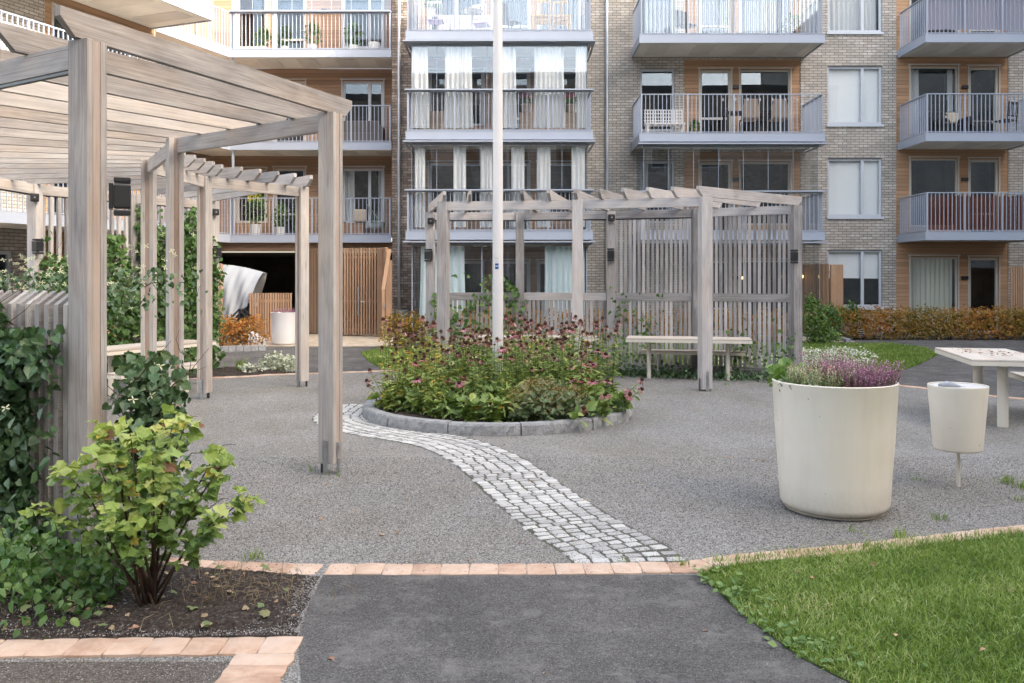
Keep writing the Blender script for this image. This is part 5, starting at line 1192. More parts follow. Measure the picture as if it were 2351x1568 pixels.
# leaning stems outside the kerb at left and right
for (x, y, rot, tilt, lb) in ((-1.42, 9.95, 2.6, .75, 'coneflower flopping over the kerb on the left side of the bed'), (1.12, 9.75, -.4, .8, 'coneflower leaning out over the right kerb'), (.70, 9.15, -1.2, 1.0, 'pink coneflower hanging over the front kerb')):
    o = coneflower(.5 if y > 9.3 else .26, ['faded', 'fresh'] if x > 0 else ['dead', 'faded'], 3 if y > 9.3 else 1, .12 if x < 0 else 0, .07, .9 if y > 9.3 else .25); o.location = (x, y, .12); o['label'] = lb
    ax = Vector((-math.sin(rot), math.cos(rot), 0)); o.rotation_euler = Matrix.Rotation(tilt, 3, ax).to_euler()
for (x, y, h_, lb) in ((.93, 9.38, .42, 'open pink coneflower pair low at the front right of the bed'), (.72, 9.62, .55, 'open pink coneflower rising behind the scalloped clump'), (-.62, 9.55, .50, 'open pink coneflower at the front left of the bed'), (-1.05, 9.75, .55, 'open pink coneflower among yellowing leaves at the left front'), (-.02, 9.85, .98, 'bright pink coneflowers standing against the flagpole')):
    o = coneflower(h_, ['fresh'], 3, .0, .11, .7); o.location = (x, y, .10); o['label'] = lb
# lady's mantle
t = shrub('ladys_mantle', 'mounded clump of scalloped leaves with brown faded blossom at the bed front', 'plant', (.42, 9.42, .09), [(0, 0, .12, .36, .26, .14), (-.05, .15, .22, .28, .2, .12), (.22, .05, .14, .22, .2, .12), (-.25, -.03, .10, .2, .2, .1)], 620, .075, 'lobed', 'mantle', stems=6, stem_r=.004, rmean=.5, up=1.2)
mb = MB(); P, d = blob_points(3600, [(.30, 9.50, .42, .24, .2, .11), (.05, 9.40, .28, .14, .2, .14), (.62, 9.45, .36, .2, .18, .08), (.42, 9.36, .24, .3, .16, .10)])
put_leaves(mb, 'tiny', P, rng.uniform(.010, .021, len(P)), rdir(len(P)), rnorm(len(P)), rng.normal(.55, .25, len(P))); build(mb, 'faded_blossom', M['mantleflower'], t)
# filler foliage at bed centre so that no soil shows between stems
shrub('ground_foliage', 'dense low green foliage between the coneflower stems', 'foliage', (BC.x, BC.y, .10), [(math.cos(a) * r_, math.sin(a) * r_, .14, .30, .30, .20) for r_, k in ((.45, 5), (1.0, 11)) for a in [i / k * 6.283 + .2 for i in range(k)]], 3600, .11, 'lance', 'perennial', stems=0, rmean=.38, rsd=.2, up=1.0)
bpy.context.view_layer.update()
for o in col.objects:
    if o.name.startswith('ground_foliage'): o['kind'] = 'stuff'
# ================================================================== LEFT FOREGROUND PLANTS
# currant shrub: branching stems with lobed leaves
def currant():
    base = Vector((-1.76, 4.22, .02)); t = thing('currant_shrub', 'yellow-green currant shrub with puckered lobed leaves in the bare soil bed', 'shrub', tuple(base)); st = MB(); P = []; D = []; S = []; Cr = []; Dc = []
    for i in range(18):
        a = i * 2.4 + R.uniform(-.2, .2); out = (.20, .40, .50)[i % 3] * R.uniform(.85, 1.1); hh = (.86, .74, .52)[i % 3] * R.uniform(.88, 1.05); b0 = base + Vector((R.uniform(-.04, .04), R.uniform(-.04, .04), 0))
        tip = base + Vector((math.cos(a) * out * 1.0 - .02, math.sin(a) * out * .55, hh)); m1 = b0.lerp(tip, .35) + Vector((0, 0, .06)); m2 = b0.lerp(tip, .7) + Vector((R.uniform(-.02, .02), R.uniform(-.02, .02), .05)); pts = [b0, m1, m2, tip]
        st.tube(pts, [.008, .006, .0042, .002], 6)
        for k in range(38):
            f = .34 + .66 * k / 37; seg = min(int(f * 3), 2); q = pts[seg].lerp(pts[seg + 1], f * 3 - seg); b = R.uniform(0, 6.28); dd = Vector((math.cos(b), math.sin(b) - .25, R.uniform(-.65, .25))); q2 = q + dd.normalized() * R.uniform(.015, .05)
            if k % 3 == 0: st.tube([q, q2], .0012, 4, cap=False)
            P.append(tuple(q2)); D.append(tuple(dd)); S.append(R.choice([R.uniform(.03, .055), R.uniform(.045, .08)]))
        for k in range(5): q = tip + Vector((R.gauss(0, .03), R.gauss(0, .03), R.gauss(0, .025))); Cr.append(tuple(q)); Dc.append((R.gauss(0, 1), R.gauss(0, 1) - .3, R.uniform(-.3, .6)))
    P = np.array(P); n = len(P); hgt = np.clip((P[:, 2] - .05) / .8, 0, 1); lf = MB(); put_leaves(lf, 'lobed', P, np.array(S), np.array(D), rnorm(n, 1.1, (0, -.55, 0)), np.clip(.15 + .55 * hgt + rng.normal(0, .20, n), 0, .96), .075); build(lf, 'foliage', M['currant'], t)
    n = len(Cr); cr = MB(); put_leaves(cr, 'lobed', np.array(Cr), rng.uniform(.05, .085, n), np.array(Dc), rnorm(n, .8, (0, -.6, 0)), np.where(rng.random(n) < .06, 1.0, rng.uniform(.62, .92, n)), .10); build(cr, 'puckered_leaves', M['currant'], t)
    build(st, 'stem', M['bark'], t, smooth=True)
currant()
def vine(label, surf, n, size, mat='vine', base=None, strands=18, name='climbing_vine', tpl='heart', rmean=.45, fl=0, bright=0):
    """surf() -> (point, outward normal)"""
    t = thing(name, label, 'plant', base); P = []; Nn = []
    for _ in range(n): p, nn = surf(); P.append(tuple(p)); Nn.append(tuple(nn))
    P = np.array(P); Nn = np.array(Nn) * .8 + rng.normal(0, .45, (n, 3)) + np.array([0, 0, .25]); D = rdir(n, droop=.75)
    mb = MB(); put_leaves(mb, tpl, P, size * rng.uniform(.6, 1.35, n), D, nrmz(Nn), rng.normal(rmean, .22, n), .03); build(mb, 'foliage', M[mat], t)
    st = MB()
    for _ in range(strands):
        q = Vector(P[R.randrange(n)]); pts = [q]; hd = Vector((R.uniform(-1, 1), R.uniform(-.2, .2), R.uniform(-.2, 1)))
        for k in range(4): q = q + hd * .09 + Vector((R.gauss(0, .03), R.gauss(0, .03), R.gauss(0, .03))); pts.append(q)
        st.tube(pts, [.003, .0028, .0024, .002, .0012], 5)
    build(st, 'stem', M['bark'], t, smooth=True)
    if fl:
        fb = MB(); 
        for _ in range(fl):
            p, nn = surf(); c = np.array(tuple(p)) + np.array(tuple(nn)) * R.uniform(.04, .12) + np.array([0, 0, R.uniform(0, .06)]); a = np.arange(4) / 4 * 6.283 + R.uniform(0, 1.5); u_ = np.array(tuple(Vector((R.gauss(0, .5), -.6, R.uniform(.3, 1))).normalized())); x_ = nrmz(np.cross(u_, [0, 0, 1.])); y_ = np.cross(u_, x_)
            Dd = np.cos(a)[:, None] * x_ + np.sin(a)[:, None] * y_; put_leaves(fb, 'petal', np.tile(c, (4, 1)), np.full(4, size * R.uniform(.35, .6)), Dd, np.tile(u_, (4, 1)), rng.uniform(.2, 1, 4))
        build(fb, 'blossom', M['creampetal'], t)
    return t
fa = Vector((Ap[0], Ap[1], 0)); fd = (Vector((C2[0], C2[1], 0)) - fa).normalized(); fn = Vector((fd.y, -fd.x, 0)); fn = fn if fn.y < 0 else -fn
def surf_front():
    while True:
        s_ = R.uniform(.06, 1.45); z = R.uniform(.02, 1.62); lim = 1.22 + .46 * max(0, min(1, (s_ - .35) / .5)) + .12 * math.sin(s_ * 7)
        if z < lim and not (s_ < .42 and .25 < z < 1.05 and R.random() < .7) and not (s_ < .3 and R.random() < .6): break
    return fa + fd * s_ + fn * (.10 + abs(R.gauss(0, .11))) + Vector((0, 0, z)), fn
vine('dark green heart-leaved vine smothering the low board fence at the left edge', surf_front, 4600, .064, 'vine', tuple(fa + fd * 1.2), 40, fl=14)
def surf_post():
    z = abs(R.gauss(.75, .33)); z = z if z < 1.18 else .9; a = R.uniform(-.5, 1.0); wdt = .20 + .14 * (1.15 - min(z, 1.15)); return Vector((-2.17 + max(-.12, min(.17, R.gauss(0, wdt * .42))), 5.22 + R.gauss(0, .13), z)), Vector((.3, -.95, 0))
vine('clematis mound with cream star blossoms just right of the foremost post', surf_post, 1000, .056, 'vine', (-2.15, 5.2, 0), 26, fl=26, rmean=.55)
def surf_ground():
    x = R.uniform(-2.85, -1.95); y = R.gauss(4.42, .22); hgt = max(.03, .26 * (1 - ((x + 2.65) / .75) ** 2)) + .03; return Vector((x, y + (x + 2.5) * -.0, R.uniform(.02, hgt))), Vector((0, -.5, .8))
vine('light green creeping vine spreading over the soil below the fence', surf_ground, 1250, .050, 'vinelight', (-2.6, 4.4, 0), 20, name='creeping_vine', tpl='ovate', rmean=.45)
def surf_back(): x = R.uniform(0, 1); s_ = R.uniform(.1, 4.2); return fa + fd * s_ - fn * R.uniform(.3, .95) + Vector((0, 0, 1.30 + .33 * math.sqrt(R.random()) + .06 * math.sin(s_ * 5))), Vector((0, -.3, 1))
vine('mass of cream-blossomed clematis rising behind the low board fence', surf_back, 1500, .04, 'vine', tuple(fa + fd * 1.5 - fn * .6), 14, name='clematis', tpl='ovate', rmean=.7, fl=260)
def seg_surf(a, b, zmax, off, side=-1, dens=None):
    a = Vector((a[0], a[1], 0)); b = Vector((b[0], b[1], 0)); d = (b - a).normalized(); n_ = Vector((d.y, -d.x, 0)); Ln = (b - a).length
    def f():
        for _ in range(50):
            s_ = R.uniform(0, Ln); z = R.uniform(.02, zmax); lim = zmax * (.78 + .14 * math.sin(s_ * 2.3 + a.x) + .12 * math.sin(s_ * 6.1 + 1))
            if z < lim or R.random() < .05: break
        return a + d * s_ + n_ * (side * -1 * (off + abs(R.gauss(0, .13)))) + Vector((0, 0, z)), n_ * (-side)
    return f
vine('lush heart-leaved climber covering the left half of the rear trellis', seg_surf(Hp, Ip, 2.3, .05), 2800, .085, 'vinelight', (-6.4, 13.3, 0), 24, rmean=.35, fl=14)
vine('dense climber with tiny blossoms covering the trellis behind the left table', seg_surf(Ip, Jp, 2.95, .05), 4200, .075, 'vinelight', (-5.6, 14.6, 0), 30, rmean=.35, fl=90)
vine('thin climber winding up the slats behind the coneflowers', seg_surf(oa, (.2, 15.4), 1.75, .05), 520, .075, 'vinelight', (-.7, 15.3, 0), 16, rmean=.5)
vine('small climber at the foot of the tall trellis, left part', seg_surf(oc, (2.6, 14.85), 1.5, .05), 170, .06, 'vinelight', (2.1, 15, 0), 10, rmean=.4)
vine('sparse climber on the right bay of the tall trellis', seg_surf((3.6, 14.4), oe, 1.0, .05), 130, .06, 'vinelight', (4.1, 14.2, 0), 8, rmean=.4)
def surf_ivy(): s_ = R.uniform(0, 1); p = Vector((1.5, 14.65, 0)).lerp(Vector((5.6, 13.2, 0)), s_); return p + Vector((R.gauss(0, .12), R.gauss(0, .16), abs(R.gauss(0, .09)))), Vector((0, -.4, .9))
vine('creeping ground vine along the foot of the tall trellis', surf_ivy, 1500, .065, 'vine', (3.5, 14, 0), 10, name='ground_cover', tpl='ovate', rmean=.6)
# ================================================================== SHRUBS
def hedge_blobs(x0, x1, y0, y1, h, step=.42):
    B_ = []; x = x0
    while x <= x1: B_.append((x + R.uniform(-.05, .05), (y0 + y1) / 2 + R.uniform(-.08, .08), h * .52, step * .75, (y1 - y0) / 2, h * R.uniform(.42, .56))); x += step
    return B_
hx0, hx1 = 8.55, 15.6
n_h = 17
for i in range(n_h):
    x = hx0 + (hx1 - hx0) * (i + .5) / n_h
    shrub('spirea_shrub', 'orange and olive autumn spirea in the long row before the right-hand windows', 'shrub', (x, 23.15, 0), [(0, 0, .42, .33, .42, .36), (.1, .1, .62, .22, .3, .26), (-.12, -.1, .55, .22, .3, .24), (0, -.25, .25, .30, .25, .2)], 850, .06, 'ovate', 'spirea', stems=5, stem_r=.006, group='autumn spirea shrubs in a row along the facade', rmean=.45 + .12 * math.sin(i * .9), rsd=.2)
for i, (x, y) in enumerate(((-6.45, 19.5), (-6.0, 19.9), (-6.85, 20.0))):
    shrub('spirea_shrub', ['rusty orange spirea at the left of the pale planter, nearest of three', 'rusty orange spirea next to the cold frame, right of three', 'rusty orange spirea at the foot of the ochre panel'][i], 'shrub', (x, y, 0), [(0, 0, .36, .42, .38, .34), (.1, 0, .58, .25, .25, .2), (-.15, -.1, .5, .25, .25, .2)], 1000, .055, 'ovate', 'spirea', stems=5, group='orange spirea by the passage', rmean=.62, rsd=.18)
for i in range(4):
    shrub('spirea_shrub', 'yellow and olive spirea left of the grey pergola, behind the dried coneflowers', 'shrub', (-2.75 + i * .42, 20.3 - .2 * (i % 2), 0), [(0, 0, .38, .36, .36, .36), (.05, 0, .62, .22, .22, .22)], 700, .06, 'ovate', 'spirea', stems=4, group='yellowing spirea left of the grey pergola', rmean=.38, rsd=.22)
for i in range(16):
    shrub('spirea_shrub', 'orange spirea glimpsed through the slats of the grey pergola', 'shrub', (-1.1 + i * .52, 21.6 + .2 * (i % 2), 0), [(0, 0, .40, .36, .36, .38), (.05, 0, .66, .24, .24, .22)], 380, .075, 'ovate', 'spirea', stems=3, group='orange spirea behind the grey pergola', rmean=.55, rsd=.2)
shrub('leafy_shrub', 'fresh green shrub beside the white pot at the right end of the pergola', 'shrub', (7.55, 21.6, 0), [(0, 0, .35, .32, .3, .34), (-.05, 0, .78, .26, .25, .3), (.15, -.1, .2, .34, .25, .2), (-.15, 0, 1.0, .12, .12, .2)], 1500, .075, 'ovate', 'currant', stems=6, rmean=.22, rsd=.25)
shrub('leafy_shrub', 'dark green shrub between the pergola end and the white pot', 'shrub', (8.2, 22.6, 0), [(0, 0, .45, .34, .3, .4), (.0, 0, .75, .2, .2, .2)], 800, .07, 'ovate', 'vinelight', stems=4, rmean=.3)
# white pot by the door
t = thing('plant_pot', 'white square-sided pot with bushy green plant by the ochre screen', 'pot', (8.93, 23.3, 0)); mb = MB(); mb.lathe([(.001, .0), (.19, .0), (.25, .46), (.235, .46), (.22, .40), (.001, .40)], (8.93, 23.3, .0), 24); build(mb, 'pot', M['white'], t, smooth='auto')
shrub('potted_plant', 'bushy green plant growing in the white pot', 'plant', (8.93, 23.3, .4), [(0, 0, .18, .34, .3, .22), (-.2, 0, .3, .2, .2, .16), (.15, 0, .38, .14, .14, .2)], 900, .07, 'ovate', 'vinelight', stems=4, rmean=.35)
t = thing('doormat_bag', 'black bag with white stripes leaning beside the white pot', 'bag', (9.2, 23.05, 0)); mb = MB(); mb.box((9.22, 23.05, .17), (.26, .08, .32)); build(mb, 'body', M['black'], t, bevel=.02)
mb = MB()
for i in range(5): mb.box((9.22, 23.006, .07 + i * .05), (.20 - .02 * (i % 2), .004, .022))
build(mb, 'stripes', M['white'], t)
# silver and white flowered patches
shrub('white_flowers', 'patch of small white flowers behind the big planter', 'plant', (5.5, 15.2, 0), [(-.7, .2, .14, .5, .4, .15), (0, 0, .25, .5, .4, .16), (.35, -.1, .26, .4, .4, .15), (-.4, 0, .24, .4, .4, .15), (-1.4, .6, .14, .5, .3, .15)], 2600, .045, 'tiny', 'silver', stems=0, rmean=.66, rsd=.2)
shrub('lambs_ear', 'silvery leaved low plant on bare soil beyond the left posts', 'plant', (-4.05, 14.95, .03), [(0, 0, .14, .26, .2, .15), (.22, .05, .12, .18, .2, .13), (-.35, -.2, .05, .2, .15, .07)], 700, .055, 'ovate', 'silver', stems=4, stem_r=.004, rmean=.55, rsd=.25)
t = thing('grass_clump', 'small upright tuft of blade leaves on the soil by the left posts', 'plant', (-4.62, 14.9, 0)); mb = MB(); blades(mb, rng.normal((-4.62, 14.9), .035, (60, 2)), .22, .014, z=.03, lean=.5); build(mb, 'foliage', M['grass'], t)
# ================================================================== ENTRANCE THINGS
def slatscreen(label, a, b, z0, z1, pitch=.068, w_=.042, dep=.05, name='slat_screen', cat='screen', frame=True, mat='slat', group=None, rails=(.3, 1.5)):
    t = thing(name, label, cat, ((a[0] + b[0]) / 2, (a[1] + b[1]) / 2, 0), group); A1 = Vector((a[0], a[1], 0)); B1 = Vector((b[0], b[1], 0)); d = (B1 - A1).normalized(); s = Vector((-d.y, d.x, 0)); Ln = (B1 - A1).length; mb = MB(); n = int(Ln / pitch)
    for i in range(n + 1): mb.box(A1 + d * (i * Ln / n) + Vector((0, 0, (z0 + z1) / 2)), (w_, dep, z1 - z0), (d, s, Vector((0, 0, 1))))
    build(mb, 'slats', M[mat], t); mb = MB()
    for z in rails:
        if z0 < z < z1: mb.box((A1 + B1) / 2 + s * (dep / 2 + .017) + Vector((0, 0, z)), (Ln, .032, .07), (d, s, Vector((0, 0, 1))))
    build(mb, 'rail', M[mat], t); return t
ex = lambda u, Z: (u - UC) / FPX * Z
slatscreen('low vertical-slat screen behind the white planter', (ex(575, 22.1), 22.1), (ex(668, 22.3), 22.3), .02, 1.25, rails=(.2, 1.05), pitch=.062, w_=.04)
slatscreen('return side of the low slat screen behind the white planter', (ex(575, 22.1) - .02, 22.2), (ex(575, 22.1) - .25, 23.2), .02, 1.25, rails=(.2, 1.05), pitch=.062, w_=.04)
g = slatscreen('double slatted gate closing the passage on the right', (ex(786, 24.2), 24.2), (ex(868, 24.0), 24.0), .06, 2.46, pitch=.075, w_=.045, rails=(.2, 1.0, 2.2), name='gate', cat='gate')
mb = MB(); mb.box((ex(822, 23.95), 23.99, 1.0), (.035, .02, .8)); mb.tube([(ex(829, 23.95), 23.95, .98), (ex(829, 23.95), 23.88, .98), (ex(829, 23.95) + .11, 23.88, .98)], .012, 6); build(mb, 'lock', M['galv'], g)
slatscreen('slatted side wall of the passage left of the gate', (ex(706, 25.6), 25.6), (ex(785, 24.3), 24.3), .03, 2.44, pitch=.07, rails=(.2, 1.2, 2.2))
slatscreen('curved slatted end right of the gate', (ex(869, 23.98), 23.98), (ex(890, 23.6), 23.4), .04, 2.46, pitch=.07, rails=(.2, 1.2, 2.2))
t = thing('garden_gate', 'ochre wooden door leaf with sloping top brace by the brick pier', 'gate', (ex(884, 23), 23, 0)); mb = MB(); mb.bx(ex(877, 22.9), ex(883, 22.9), 22.88, 22.95, .04, 1.35); mb.bx(ex(885, 22.9), ex(899, 22.9), 22.95, 23.0, .04, 2.1); mb.beam((ex(879, 22.9), 22.9, 1.33), (ex(893, 22.9), 22.98, 2.4), .05, .10); build(mb, 'leaf', M['slat'], t)
mb = MB(); mb.box((ex(882, 22.85), 22.86, .9), (.03, .03, .12)); build(mb, 'handle', M['galv'], t)
t = thing('screen_panel', 'solid ochre panel left of the grey covered swing', 'screen', (ex(501, 21.3), 21.3, 0)); mb = MB(); mb.bx(ex(490, 21.2), ex(508, 21.2), 21.2, 21.32, .05, 1.98); build(mb, 'board', M['slat'], t, bevel=.01); mb = MB(); mb.bx(ex(493, 21.15), ex(495, 21.15), 21.17, 21.198, .4, 1.6); build(mb, 'groove', M['darksteel'], t)
slatscreen('ochre slatted partition beside the right-hand ground floor window', (ex(1838, 24.6), 24.9), (ex(1905, 23.6), 23.75), .03, 2.02, pitch=.062, w_=.04, rails=(.3, 1.0, 1.8))
t = thing('screen_panel', 'smooth ochre end board of the slatted partition', 'screen', (ex(1925, 23.6), 23.6, 0)); mb = MB(); mb.bx(ex(1909, 23.6), ex(1937, 23.6), 23.62, 23.74, .03, 2.0); build(mb, 'board', M['slat'], t, bevel=.008)
slatscreen('ochre slatted partition at the far right picture edge', (ex(2322, 23.9), 23.9), (ex(2460, 23.9), 23.9), .03, 1.95, pitch=.062, w_=.04, rails=(.3, 1.0, 1.8))
# covered swing
t = thing('covered_swing', 'bulky garden swing under a pale grey draped tarpaulin', 'furniture', (-6.9, 22.6, 0)); mb = MB(); nx, nz = 30, 14
X0, X1 = ex(500, 22.3), ex(598, 22.3)
for side in (0, 1):
    bq = mb.n
    for j in range(nz + 1):
        v = j / nz
        for i in range(nx + 1):
            u = i / nx; top = 1.98 - .22 * u ** 1.6; bot = .42 if u < .35 else .42 + (u - .35) * .75; xr = X0 + (X1 - X0) * (u * (1 - .28 * (1 - v) * (1 if u > .2 else u * 5))); z = bot + (top - bot) * v
            y = 22.2 + side * .9 + (.045 * math.sin(u * 14 + v * 5 - 2) + .02 * math.sin(u * 31 - v * 7)) * (1 - v * .6) * (1 if side == 0 else -1) + (.35 if side == 0 else -.25) * v ** 4; mb.V.append((xr, y, z))
    mb.n += (nx + 1) * (nz + 1)
    for j in range(nz):
        for i in range(nx): k = bq + j * (nx + 1) + i; mb.F.append([k, k + 1, k + nx + 2, k + nx + 1]); mb.Rn.append(.5); mb.U += [(0, 0)] * 4
S0 = (nx + 1) * (nz + 1)
for i in range(nx): k = nz * (nx + 1) + i; mb.F.append([k, k + 1, k + 1 + S0, k + S0]); mb.Rn.append(.5); mb.U += [(0, 0)] * 4
for j in range(nz):
    for i in (0, nx): k = j * (nx + 1) + i; mb.F.append([k, k + nx + 1, k + nx + 1 + S0, k + S0]); mb.Rn.append(.5); mb.U += [(0, 0)] * 4
build(mb, 'tarpaulin', M['tarp'], t, smooth=True)
mb = MB()
for x in (X0 + .1, X0 + .75):
    for y in (22.3, 23.0): mb.tube([(x, y, 0), (x, y, .9)], .025, 8)
build(mb, 'frame', M['darksteel'], t, smooth='auto')
# small black greenhouse box
t = thing('mini_greenhouse', 'small black gabled glasshouse frame beneath the grey tarpaulin', 'greenhouse', (ex(552, 21.5), 21.5, 0)); mb = MB(); x0, x1, y0, y1 = ex(531, 21.5), ex(573, 21.5), 21.4, 21.8
for x in (x0, (x0 + x1) / 2, x1):
    mb.beam((x, y0, .0), (x, y0, .62 if x != (x0 + x1) / 2 else .84), .03, .03); mb.beam((x, y1, .0), (x, y1, .62), .03, .03)
for y in (y0, y1): mb.beam((x0, y, .62), ((x0 + x1) / 2, y, .86), .03, .04); mb.beam((x1, y, .62), ((x0 + x1) / 2, y, .86), .03, .04); mb.beam((x0, y, .62), (x1, y, .62), .03, .03); mb.beam((x0, y, .35), (x1, y, .35), .03, .03)
mb.beam(((x0 + x1) / 2, y0, .86), ((x0 + x1) / 2, y1, .86), .03, .03); build(mb, 'frame', M['black'], t); mb = MB(); mb.bx(x0 + .02, x1 - .02, y0 + .01, y0 + .016, .02, .6); build(mb, 'pane', M['glass'], t)
# kerb and cold frame by the shrubs
mb = MB()
for i in range(7): a = GR(486 + i * 17.5, 809 - i * .5, .0); b2 = GR(486 + (i + 1) * 17.5 - 1, 809 - (i + 1) * .5, .0); mb.beam((a.x, a.y + .08, .06), (b2.x, b2.y + .08, .06), .14, .13)
build(mb, 'kerb', M['granite'], label='granite kerb under the rusty spirea at the left', cat='kerb', bevel=.008)
a = GR(1888, 776); b2 = GR(1935, 784); mb = MB(); mb.beam((ex(1893, 23.6), 23.6, .06), (ex(1948, 21.9), 21.9, .04), .12, .13); build(mb, 'kerb', M['granite'], label='granite kerb between the pale paving and the spirea row', cat='kerb', bevel=.008)
t = thing('cold_frame', 'white edged cold frame wedged beside the rusty spirea', 'cold frame', (ex(592, 21), 21, 0)); mb = MB(); fx0, fx1 = ex(578, 21), ex(608, 21); mb.prism([(0, 0), (.32, 0), (.32, .10), (0, .32)], (fx0, 20.95, .02), (1, 0, 0), (0, 0, 1), (0, 1, 0), .5); build(mb, 'box', M['white'], t)
# utility bits behind the dried coneflowers
t = thing('bucket', 'pale zinc bucket standing by the downpipe', 'bucket', (ex(922, 24.6), 24.6, 0)); mb = MB(); mb.lathe([(.001, .3), (.15, .3), (.185, .72), (.19, .73), (.17, .72)], (ex(922, 24.6), 24.6, 0), 24); build(mb, 'body', M['zinc'], t, smooth='auto'); mb = MB(); mb.bx(ex(910, 24.6), ex(936, 24.6), 24.45, 24.75, 0, .299); build(mb, 'plinth', M['room'], t)

g = MB(); P = sample(lawnF, 260); P = np.concatenate([P, rng.uniform(.015, .03, (260, 1))], 1); put_leaves(g, 'heart', P, rng.uniform(.010, .022, 260), rdir(260) * np.array([1, 1, .3]), rnorm(260, 1.8), rng.uniform(.5, 1, 260), .03); build(g, 'clover', M['vinelight'], label='small clover leaves scattered in the right lawn', cat='weeds', kind='stuff', origin=(3, 4, 0))
# ---------------- broad leaved weeds along the lawn edge, seedlings and dry wisps on the soil
g = MB(); E = W2([(1603, 1321), (1650, 1362), (1700, 1412), (1760, 1455), (1830, 1508), (1900, 1545)]); P = []
for i in range(130): a = R.choice([0, 0, 0, 1, 1, 2, 3, 4]); t_ = R.random(); e0, e1 = Vector(E[a]), Vector(E[a + 1]); q = e0.lerp(e1, t_); P.append((q.x + abs(R.gauss(0, .11)) - .03, q.y + R.gauss(0, .05) + .02, R.uniform(.012, .055)))
for i in range(60): q = GR(1850 + R.gauss(0, 28), 1487 + R.gauss(0, 5)); P.append((q.x, q.y, .02))
n = len(P); put_leaves(g, 'ovate', np.array(P), rng.uniform(.018, .045, n), rdir(n) * np.array([1, 1, .4]), rnorm(n, 1.6, (0, -.2, 0)), rng.uniform(.4, 1, n), .03)
build(g, 'weeds', M['vinelight'], label='broad-leaved weeds fringing the lawn edge along the asphalt', cat='weeds', kind='stuff', origin=(1.6, 4.2, 0))
g = MB(); P = sample(soilA, 90); P = np.concatenate([P, np.full((90, 1), .05)], 1); put_leaves(g, 'lobed', P, rng.uniform(.02, .055, 90), rdir(90) * np.array([1, 1, .3]), rnorm(90, 1.5), rng.uniform(.3, 1, 90), .04)
for _ in range(150):
    q = GR(R.gauss(560, 90), R.uniform(1325, 1400)) if R.random() < .7 else Vector((*sample(soilA, 1)[0], 0)); a = R.uniform(0, 6.28); h_ = R.uniform(.03, .13); g.tube([(q.x, q.y, .02), (q.x + math.cos(a) * .02, q.y + math.sin(a) * .02, .02 + h_ * .7), (q.x + math.cos(a) * .07, q.y + math.sin(a) * .05, .02 + h_ * R.uniform(.4, 1))], [.0016, .0013, .0008], 4, r=R.uniform(.7, 1), cap=False)
mm = leaf("seedling", [(0, (.10, .17, .06)), (.6, (.24, .30, .13)), (.72, (.32, .24, .14)), (1, (.42, .33, .22))], .2); build(g, 'seedlings', mm, label='seedlings and dry wisps on the bare soil around the currant shrub', cat='weeds', kind='stuff', origin=(-1.6, 4.3, 0))
# ================================================================== CURTAINS in the glazed balconies
def curt(label, u0, u1, Z, z0, z1, mat='curtain', waves=None, taper=0.0, group='white curtains in the glazed balconies'):
    x0, x1 = ex(u0, Z), ex(u1, Z); fr = Fr(0, Z, 1, 0); mb = curtain_mesh(fr, x0, x1, 0, z0, z1, waves or max(3, int((x1 - x0) * 9)), .035, taper=taper)
    build(mb, 'curtain', M[mat], smooth=True, label=label, cat='curtain', group=group)
G2 = 'white curtains of the upper glazed balcony'; G1 = 'white curtains of the middle glazed balcony'
for i, (a, b, lb) in enumerate(((946, 982, 'first from the left'), (1022, 1083, 'second from the left, wide'), (1150, 1184, 'right behind the flagpole'), (1227, 1294, 'widest, right of centre'), (1322, 1344, 'narrow, at the right corner'))):
    curt('long white curtain in the upper glazed balcony, ' + lb, a, b, 23.51, FL[2] + .12, FL[2] + 2.3, taper=.10, group=G2)
for i, (a, b, lb) in enumerate(((952, 976, 'at the left corner'), (1041, 1070, 'second from the left'), (1103, 1130, 'just left of the flagpole'), (1174, 1204, 'just right of the flagpole'), (1234, 1264, 'fifth from the left'), (1312, 1343, 'at the right corner'))):
    curt('straight white curtain in the middle glazed balcony, ' + lb, a, b, 23.51, FL[1] + .12, FL[1] + 2.3, group=G1)
curt('pale blue curtain hanging at the left of the ground floor glazing', 966, 1066, 23.62, .12, 2.5, 'curtainblue', 6, .15, 'pale blue ground floor curtains'); curt('pale blue curtain right of centre in the ground floor glazing', 1251, 1342, 23.62, .12, 2.5, 'curtainblue', 7, .05, 'pale blue ground floor curtains')
# ================================================================== BALCONY FURNITURE
def chair(label, c, rot, z, frame, cush, back=.48, kind='slat', group=None):
    t = thing('chair', label, 'chair', (c[0], c[1], z), group); f = MB(); cx, cy = c
    ca, sa = math.cos(rot), math.sin(rot); q = lambda x, y, h: (cx + x * ca - y * sa, cy + x * sa + y * ca, z + h); e = Vector((ca, sa, 0)); s = Vector((-sa, ca, 0)); U = Vector((0, 0, 1))
    for x in (-.2, .2):
        m = MB(); m.tube([q(x, -.2, 0), q(x, -.2, .44)], .016, 6); build(m, 'leg', M[frame], t); m = MB(); m.tube([q(x, .2, 0), q(x, .2, .44), q(x, .26, .44 + back)], .016, 6); build(m, 'leg', M[frame], t)
    m = MB(); m.box(Vector(q(0, 0, .45)), (.44, .44, .035), (e, s, U)); build(m, 'seat', M[cush], t, bevel=.01)
    m = MB()
    if kind == 'slat':
        m.box(Vector(q(0, .255, .43 + back)), (.42, .02, .07), (e, s, U)); m.box(Vector(q(0, .215, .56)), (.40, .02, .04), (e, s, U))
        for x in (-.14, -.07, 0, .07, .14): m.tube([q(x, .21, .55), q(x, .255, .43 + back)], .010, 5)
        build(m, 'backrest', M[frame], t)
    else:
        m.box(Vector(q(0, .235, .46 + back / 2)), (.43, .05, back), (e, s, U)); build(m, 'backrest', M[cush], t, bevel=.02)
    return t
